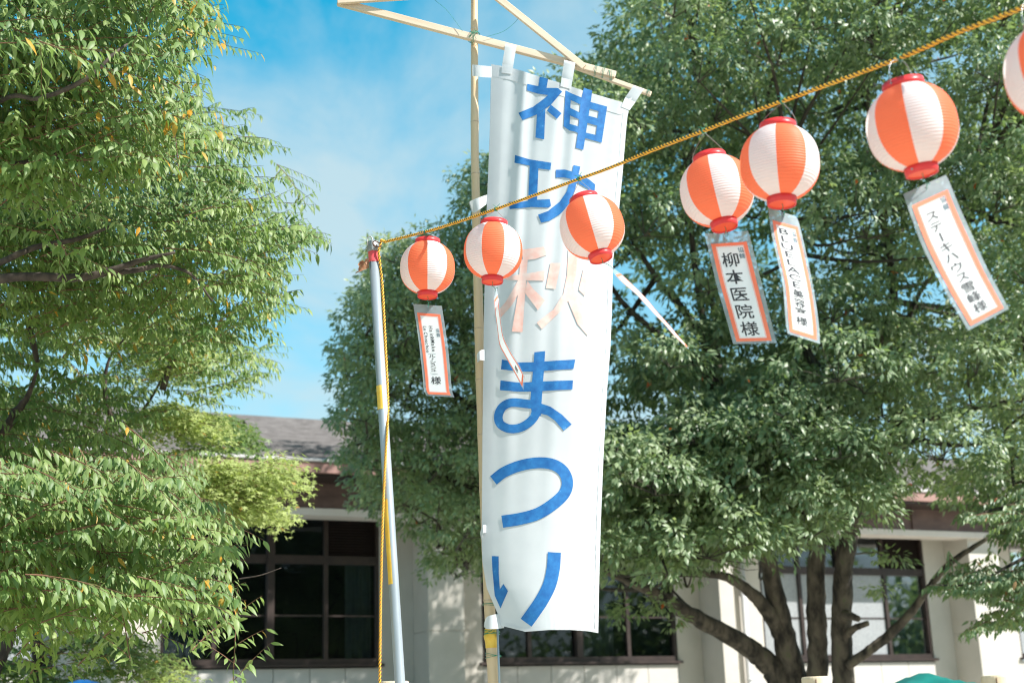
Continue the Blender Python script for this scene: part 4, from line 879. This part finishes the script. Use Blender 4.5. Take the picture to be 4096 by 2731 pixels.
Glyph().poly([(588, 886), (663, 878), (655, 1010), (648, 1100), (637, 1250), (632, 1330), (572, 1345), (560, 1215), (570, 1100), (580, 1000)], c3f) \
    .poly([(362, 937), (480, 958), (590, 955), (730, 945), (873, 937), (860, 1003), (730, 1010), (590, 1022), (470, 1018), (355, 1005)], c3f) \
    .poly([(352, 1082), (480, 1098), (590, 1092), (740, 1085), (857, 1082), (853, 1145), (740, 1150), (600, 1160), (470, 1160), (348, 1150)], c3f) \
    .stroke([(590, 1252), (540, 1246), (430, 1237), (365, 1268), (337, 1330), (352, 1387), (412, 1418), (482, 1413), (545, 1380), (590, 1330), (602, 1260)], c3f, 60) \
    .poly([(634, 1243), (700, 1265), (780, 1320), (848, 1388), (792, 1432), (730, 1360), (680, 1325), (626, 1312)], c3f).done(M['paint_b'])
Glyph().stroke([(264, 335), (330, 285), (430, 245), (540, 228), (630, 240), (690, 282), (714, 345), (698, 410), (640, 470), (540, 535), (430, 568), (318, 586)], c4f, 64, 74).done(M['paint_b'])
Glyph().poly([(254, 795), (296, 797), (296, 900), (303, 998), (325, 964), (352, 1008), (307, 1113), (272, 1035), (258, 880)], c4f).stroke([(635, 773), (628, 870), (605, 970), (560, 1060), (510, 1135), (463, 1200)], c4f, 80, 82).done(M['paint_b'])

# ================================================================== LANTERNS
def lantern_meshes():
    H, Rm, nr, ns = 0.236, 0.125, 27, 64
    zt = H / 2
    def prof(z):
        k = 1.105 if z > 0 else 1.055
        return Rm * max(0.0, 1 - abs(z / (zt * k)) ** 2.35) ** 0.52
    zs, rs = [], []
    for i in range(nr):
        for j in range(4):
            f = j / 4; z = zt - H * (i + f) / nr; zs.append(z); rs.append(prof(z) + 0.0021 * (math.sin(math.pi * f) - 0.3))
    zs.append(-zt); rs.append(prof(-zt))
    body = MB(); vs = [(r * math.cos(2 * math.pi * k / ns), r * math.sin(2 * math.pi * k / ns), z) for z, r in zip(zs, rs) for k in range(ns)]
    body.v = vs
    for i in range(len(zs) - 1):
        for k in range(ns):
            body.f.append((i * ns + k, (i + 1) * ns + k, (i + 1) * ns + (k + 1) % ns, i * ns + (k + 1) % ns)); body.m.append((k // 8) % 2)
    bm_ = body.mesh('lantern_body', [M['paper_w'], M['paper_o']], True)
    def ring(z0, z1, r0, r1, disc, name):
        mb = MB(); t = 0.003
        pr = [(r0, z0), (r1, z1), (r1 - t, z1), (r0 - t, z0)]
        n = 40; v = [(r * math.cos(2 * math.pi * k / n), r * math.sin(2 * math.pi * k / n), z) for r, z in pr for k in range(n)]
        f = [(i * n + k, i * n + (k + 1) % n, ((i + 1) % 4) * n + (k + 1) % n, ((i + 1) % 4) * n + k) for i in range(4) for k in range(n)]
        mb.add(v, f)
        if disc is not None:
            dz = disc; rd = r0 - 0.004
            mb.add([(rd * math.cos(2 * math.pi * k / n), rd * math.sin(2 * math.pi * k / n), dz) for k in range(n)], [tuple(range(n))], 1)
        return mb.mesh(name, [M['cap'], M['capdisc']], True)
    tc_ = ring(zt - 0.004, zt + 0.020, 0.0595, 0.0585, None, 'top_cap')
    bc_ = ring(-zt - 0.021, -zt + 0.003, 0.0455, 0.0475, -zt - 0.017, 'bottom_cap')
    rv = MB()
    for s_, z, r in ((1, zt + 0.008, 0.0600), (-1, zt + 0.008, 0.0600), (1, -zt - 0.010, 0.0475), (-1, -zt - 0.010, 0.0475)):
        rv.tube([(s_ * r * 0.97, 0, z), (s_ * (r + 0.002), 0, z)], 0.0028, 8)
    rv_ = rv.mesh('rivets', M['steel'])
    bt_ = MB(); bt_.tube(spline([(0, 0, -zt - 0.015), (0.003, 0, -zt - 0.028), (-0.002, 0, -zt - 0.04)], 5), 0.0011, 5); bt_ = bt_.mesh('bottom_wire', M['wire_g'], True)
    return [('body', bm_), ('top_cap', tc_), ('bottom_cap', bc_), ('rivets', rv_), ('bottom_wire', bt_)], zt
LM, LZ = lantern_meshes()
ROPE_AX = None
def lantern(px, topc, botc, d, phase, label, tilt=0.0, hyaw=0.0):
    """px: photo column where it is tied to the rope; topc / botc: centres of the upper rim and the base disc in the photo"""
    T, Bm = W(*topc, d), W(*botc, d - 0.075 + tilt); z = nrm(T - Bm); c = (T + Bm) / 2 - z * 0.0015
    view = nrm(CAM - c); x = nrm(np.cross(z, -view)); x = -x if x @ _rt < 0 else x; y = np.cross(z, x)      # y points away from the camera
    R3 = np.stack([x, y, z], 1); Rm = Matrix([list(R3[r]) for r in range(3)]).to_4x4()
    t = empty('paper_lantern', (0, 0, 0), label, 'lantern', 'lanterns hung along the yellow and black rope')
    t.rotation_mode = 'QUATERNION'; t.rotation_quaternion = Rm.to_quaternion(); t.location = tuple(c)
    for nm, me in LM:
        o = bpy.data.objects.new(nm, me); COL.objects.link(o); o.parent = t
        o.rotation_euler = (0, 0, math.radians(phase if nm == 'body' else hyaw))
    # wire handle from the two rivets up to the rope, and the green twist that ties it there
    xs = project(rope_w)[0]; k = int(np.argmin(np.abs(xs - px))); a = R3.T @ (rope_w[k] - c); ra = nrm(R3.T @ (rope_w[k + 1] - rope_w[k - 1])); ch, sh = math.cos(math.radians(hyaw)), math.sin(math.radians(hyaw))
    e = a - np.array([0, 0, 0.005]); hd = MB()
    for s_ in (1, -1):
        r0 = np.array([s_ * 0.061 * ch, s_ * 0.061 * sh, LZ + 0.008]); hgt = e[2] - r0[2]
        hd.tube(spline([r0, r0 * (0.96, 0.96, 1) + e * (0.04, 0.04, 0) + (0, 0, hgt * 0.45), r0 * (0.62, 0.62, 1) + e * (0.38, 0.38, 0) + (0, 0, hgt * 0.86), e], 6), 0.0010, 6)
    hd.build('handle_wire', M['wire'], None, True).parent = t
    e1 = nrm(np.cross(ra, (0.0, 0, 1))); e2 = np.cross(ra, e1); tie = MB()
    for q in range(3): tie.tube([a + ra * (0.003 * (q - 1)) + 0.0085 * (math.cos(u) * e1 + math.sin(u) * e2) for u in np.linspace(0, 2 * math.pi, 12)], 0.0012, 5)
    for s_ in (1, -1): tie.tube(spline([a + (0, 0, 0.007), a + (s_ * 0.007, -0.003, 0.014), a + (s_ * 0.015, -0.005, 0.019 + 0.004 * s_)], 4), 0.0011, 5)
    tie.build('tie_wire', M['wire_g'], None, True).parent = t
    return c - z * (LZ + 0.017 + 0.018)
# the camera looks along +y of each lantern, so body angle -90 deg faces it; phase 0 puts a colour border there
LW = [lantern(1703, (1710, 958), (1710, 1188), 6.60, 0, 'round orange and white paper lantern nearest the steel pole, over the hair salon tag', 0, 20),
lantern(1985, (1976, 885), (1969, 1128), 6.15, 22, 'paper lantern with an orange stripe square on, in front of the bamboo pole', 0, 15),
lantern(2315, (2333, 789), (2405, 1035), 5.65, 0, 'tilted orange and white paper lantern hanging in front of the banner', -0.03, 10),
lantern(2812, (2836, 622), (2899, 911), 4.98, -3, 'tilted paper lantern partly hidden by the lantern beside it, over the clinic tag', -0.02, 10),
lantern(3128, (3110, 491), (3128, 822), 4.60, 41, 'paper lantern with white and orange halves facing front, overlapping its left neighbour', 0.0, -10),
lantern(3595, (3609, 327), (3689, 696), 4.05, -3, 'large tilted paper lantern above the steak house tag', 0.02, 60),
lantern(4170, (4195, 105), (4268, 470), 3.55, 5, 'paper lantern cut off by the right edge of the picture', 0.0, 20)]

# ================================================================== SPONSOR TAGS
def glyph_mesh(ch):
    cu = bpy.data.curves.new('glyph', 'FONT'); cu.body = ch; cu.size = 1.0; cu.resolution_u = 3; cu.offset = 0.009
    o = bpy.data.objects.new('glyph', cu); COL.objects.link(o)
    bpy.context.view_layer.update(); dg = bpy.context.evaluated_depsgraph_get(); me = o.evaluated_get(dg).to_mesh()
    v = [(p.co.x, p.co.y) for p in me.vertices]; f = [tuple(q.vertices) for q in me.polygons]; o.evaluated_get(dg).to_mesh_clear()
    bpy.data.objects.remove(o); bpy.data.curves.remove(cu); return np.array(v) if v else np.zeros((0, 2)), f
GC = {}
def glyph(ch):
    if ch not in GC: GC[ch] = glyph_mesh(ch)
    return GC[ch]
def sponsor_tag(left, right, dl, dr, label, text, wave=0.004, lean=0.09, hang=None):
    """left/right: edge polylines in photo px from top to bottom; dl/dr their depths; text: list of (string, u, v, size u, size v, rotated, thin)"""
    def edge(E):
        E = spline(E, 8); s = np.concatenate([[0], np.cumsum(np.hypot(*np.diff(E, axis=0).T))]); s /= s[-1]
        return lambda v: np.array([np.interp(v, s, E[:, 0]), np.interp(v, s, E[:, 1])])
    le, re_ = edge(left), edge(right)
    df = lambda a, v: np.interp(v, np.linspace(0, 1, len(a)), a) if not np.isscalar(a) else a
    def pt0(u, v):
        l, r = le(v), re_(v); d = df(dl, v) * (1 - u) + df(dr, v) * u
        return W(*(l * (1 - u) + r * u), d - lean * v + wave * math.sin(7 * v + 1.5 * u))
    def pt(u, v, off):
        p = pt0(u, v)
        if off:
            n = np.cross(pt0(u + .02, v) - pt0(u - .02, v), pt0(u, v + .01) - pt0(u, v - .01)); n = nrm(n)
            if n @ (CAM - p) < 0: n = -n
            p = p + n * off
        return p
    t = empty('sponsor_tag', pt(0.5, 0, 0), label, 'tag', 'sponsor tags hanging under the lanterns')
    def sheet(name, us, vs, off, m):
        mb = MB(); mb.grid(np.array([[pt(u, v, off) for u in us] for v in vs])); return mb.build(name, m, t, smooth=True)
    sheet('plastic_sleeve', np.linspace(0, 1, 9), np.linspace(0, 1, 40), 0, M['sleeve'])
    u0, u1, v0, v1 = 0.09, 0.90, 0.095, 0.978
    sheet('card', np.linspace(u0, u1, 9), np.linspace(v0, v1, 40), 0.0008, M['card'])
    bw, bh = 0.092, 0.028
    mb = MB()
    for us, vs in ((np.linspace(u0, u1, 9), np.linspace(v0, v0 + bh, 3)), (np.linspace(u0, u1, 9), np.linspace(v1 - bh, v1, 3)), (np.linspace(u0, u0 + bw, 3), np.linspace(v0 + bh, v1 - bh, 40)), (np.linspace(u1 - bw, u1, 3), np.linspace(v0 + bh, v1 - bh, 40))):
        mb.grid(np.array([[pt(u, v, 0.0013) for u in us] for v in vs]))
    mb.build('orange_border', M['tag_o'], t, smooth=True)
    mb = MB(); e = 0.012
    for us, vs in ((np.linspace(u0 + bw + e, u1 - bw - e, 9), (v0 + bh + .006, v0 + bh + .0075)), (np.linspace(u0 + bw + e, u1 - bw - e, 9), (v1 - bh - .0075, v1 - bh - .006)), ((u0 + bw + e, u0 + bw + e + .008), np.linspace(v0 + bh + .0075, v1 - bh - .0075, 40)), ((u1 - bw - e - .008, u1 - bw - e), np.linspace(v0 + bh + .0075, v1 - bh - .0075, 40))):
        mb.grid(np.array([[pt(u, v, 0.0013) for u in us] for v in vs]))
    mb.build('fine_border', M['tag_o'], t, smooth=True)
    mk, mt_ = MB(), MB()
    for ch, u, v, su, sv, rot, thin in text:
        gv, gf = glyph(ch)
        if not len(gv): continue
        c = (gv.min(0) + gv.max(0)) / 2 if not rot == 2 else np.array([gv[:, 0].mean(), 0.35])
        q = gv - c
        if rot: q = np.stack([q[:, 1], -q[:, 0]], 1)           # quarter turn clockwise
        pts = [pt(u + x * su, v - y * sv, 0.0019) for x, y in q]
        (mt_ if thin else mk).add(pts, gf)
    if hang is not None:
        q0 = pt(0.5, 0.035, 0.002); md_ = (hang + q0) / 2 + np.array([0.004, 0, 0.002]); mb = MB()
        mb.tube(spline([hang, md_, q0], 6), 0.0012, 5); mb.tube(spline([q0 + (0, 0, 0.012), q0 + (0.006, -0.004, 0.016), q0 + (0.010, -0.004, 0.012)], 4), 0.0011, 5)
        mb.build('tie_wire', M['wire_g'], t, smooth=True)
    if mk.v: mk.build('lettering', M['ink'], t)
    if mt_.v: mt_.build('lettering', M['ink_t'], t)
    return t
def column(chars, u, v0, v1, su, sv, turn=''):
    n = len(chars); return [(c, u if np.isscalar(u) else np.interp(i, (0, n - 1), u), v0 + (v1 - v0) * i / max(1, n - 1), su, sv, 1 if c in 'ー' + turn else 0, False) for i, c in enumerate(chars)]
def run(s, u, v0, adv, su, sv):
    out, v = [], v0
    for c in s:
        if c != ' ': out.append((c, u, v, su, sv, 2, False))
        v += adv * (0.72 if c in 'il r' else 1.25 if c in 'MC&H' else 1.0)
    return out
kyo = lambda u, v, su=0.13, sv=0.042: [('協', u, v, su, sv, 0, True), ('賛', u, v + sv * 1.12, su, sv, 0, True)]
k = 0.2551
o = lambda a: [(1640 + x * k, 1200 + y * k) for x, y in a]
sponsor_tag(o([(50, 58), (130, 600), (172, 950), (202, 1230), (215, 1400), (262, 1500)]), o([(500, 92), (590, 700), (625, 1050), (650, 1330), (662, 1430), (696, 1522)]), 6.60, 6.58,
            'clear sleeved tag reading Hair&Make Le Chouchou under the lantern by the steel pole',
            kyo(0.72, 0.275, .13, .045) + run('Hair&Make', 0.50, 0.247, 0.0305, 0.185, 0.050) + run('Le Chouchou', 0.29, 0.247, 0.0265, 0.165, 0.046) +
            [('(', 0.42, 0.535, 0.3, 0.035, 1, True)] + column('ル・シュシュ', (0.42, 0.42), 0.56, 0.715, 0.25, 0.042) + [(')', 0.42, 0.75, 0.3, 0.035, 1, True), ('様', 0.47, 0.82, 0.37, 0.088, 0, False)], hang=LW[0])
k2 = 0.287
o = lambda a: [(1930 + x * k2, 1130 + y * k2) for x, y in a]
sponsor_tag(o([(150, 110), (165, 350), (200, 600), (235, 870), (310, 1020), (450, 1270), (572, 1500)]), o([(192, 40), (232, 300), (272, 600), (305, 760), (400, 960), (500, 1120), (592, 1300)]), [6.12, 6.16, 6.2, 6.16, 6.12, 6.08, 6.06], [6.22, 6.18, 6.1, 6.06, 6.04, 6.02, 6.0],
            'narrow twisted tag seen edge on, blown across the left side of the banner', column('様', 0.47, 0.84, 0.84, 0.3, 0.07), wave=0.006, lean=0, hang=LW[1])
k3 = 0.2551
o = lambda a: [(2380 + x * k3, 1020 + y * k3) for x, y in a]
sponsor_tag(o([(205, 175), (400, 412), (620, 600), (800, 790), (955, 955), (1095, 1100), (1250, 1280), (1462, 1474)]), o([(272, 185), (455, 335), (645, 515), (835, 712), (985, 900), (1150, 1080), (1300, 1260), (1476, 1462)]), [5.56, 5.52, 5.5, 5.48, 5.46, 5.44, 5.42, 5.40], [5.66, 5.63, 5.6, 5.58, 5.57, 5.55, 5.52, 5.50],
            'tag streaming out edge on to the right from the tilted lantern before the banner', [], wave=0.003, lean=0, hang=LW[2])
k4 = 0.638
o = lambda a: [(2600 + x * k4, 450 + y * k4) for x, y in a]
sponsor_tag(o([(343, 760), (412, 1060), (466, 1250), (522, 1452)]), o([(615, 742), (632, 800), (690, 1030), (745, 1250), (795, 1445)]), 4.98, 4.93,
            'tag reading 柳本医院様 in large black characters, under the left lantern of the touching pair',
            kyo(0.72, 0.165, .14, .048) + column('柳本医院様', (0.44, 0.47), 0.245, 0.865, 0.42, 0.135), hang=LW[3])
sponsor_tag(o([(740, 595), (762, 760), (800, 930), (832, 1080), (850, 1300), (862, 1385)]), o([(915, 652), (938, 705), (990, 930), (1030, 1130), (1058, 1320), (1066, 1450)]), 4.56, 4.66,
            'slanting tag reading BLUE LACE美容室様 under the right lantern of the touching pair',
            kyo(0.72, 0.165, .14, .042) + column('BLUE', (0.40, 0.42), 0.165, 0.345, 0.60, 0.066) + column('LACE', (0.43, 0.45), 0.41, 0.585, 0.60, 0.066) + column('美容室様', (0.46, 0.48), 0.655, 0.865, 0.36, 0.072), hang=LW[4])
k6 = 0.4018
o = lambda a: [(3600 + x * k6, 700 + y * k6) for x, y in a]
sponsor_tag(o([(32, 190), (130, 470), (240, 750), (450, 1160), (680, 1548)]), o([(455, 0), (482, 45), (590, 310), (720, 600), (870, 930), (1085, 1332)]), 4.03, 4.07,
            'tag reading ステーキハウス雪峰様 hanging diagonally under the large right lantern',
            kyo(0.74, 0.145, .14, .046) + column('ステーキハウス雪峰様', (0.40, 0.48), 0.215, 0.895, 0.31, 0.076), hang=LW[5])

# ================================================================== POSTS AND TARPAULINS
def post(px, py, wpx, d, label):
    c = W(px, py, d); r = wpx * d / F_PX / 2
    t = empty('wooden_post', (c[0], c[1], 0), label, 'post', 'peeled log posts along the bottom of the picture')
    mb = MB(); mb.tube([(c[0], c[1], 0), (c[0], c[1], c[2] - 0.012), (c[0], c[1], c[2] - 0.003), (c[0], c[1], c[2])], [r * 1.02, r, r * 0.97, r * 0.90], 28); mb.build('log', M['post'], t, smooth=False)
    mb = MB(); mb.box((c[0] - r * 0.25, c[1] - r * 0.965, c[2] - 0.35), (0.002, 0, 0), (0, 0.006, 0), (0, 0, 0.33)); mb.build('split', M['rust'], t)
post(1574, 2724, 124, 8.6, 'cream log post standing just behind the foot of the steel pole')
post(3265, 2705, 119, 9.2, 'pale log post standing in front of the camphor stems')
post(3980, 2700, 112, 9.6, 'pale log post at the right below the white pier')
def canopy(px, py, d, half, drop, m, label):
    c = W(px, py, d); t = empty('tarpaulin_tent', (c[0], c[1], 0), label, 'tent', 'tarpaulin tents at the bottom edge')
    n = 24; P = []
    for j in np.linspace(-1, 1, n):
        row = []
        for i in np.linspace(-1, 1, n):
            r = max(abs(i), abs(j)); z = c[2] - drop * r ** 1.12 + 0.012 * math.sin(i * 9 + j * 4) * r + 0.01 * math.sin(j * 13)
            row.append((c[0] + i * half * (0.96 + 0.04 * r), c[1] + j * half, z))
        P.append(row)
    mb = MB(); mb.grid(np.array(P)); mb.build('canopy', m, t, smooth=True)
    for sx in (-1, 1):
        for sy in (-1, 1):
            mb = MB(); mb.tube([(c[0] + sx * half * .97, c[1] + sy * half * .97, 0), (c[0] + sx * half * .97, c[1] + sy * half * .97, c[2] - drop - 0.01)], 0.018, 8); mb.build('leg', M['steel'], t, smooth=True)
canopy(3700, 2686, 11.0, 0.95, 0.40, M['tarp_g'], 'green tarpaulin tent peak between the two right log posts')
canopy(322, 2712, 10.4, 0.80, 0.36, M['tarp_b'], 'blue tarpaulin tent peak below the small green maple')
print('leaves', n1, n2, 'objects', len(bpy.data.objects))
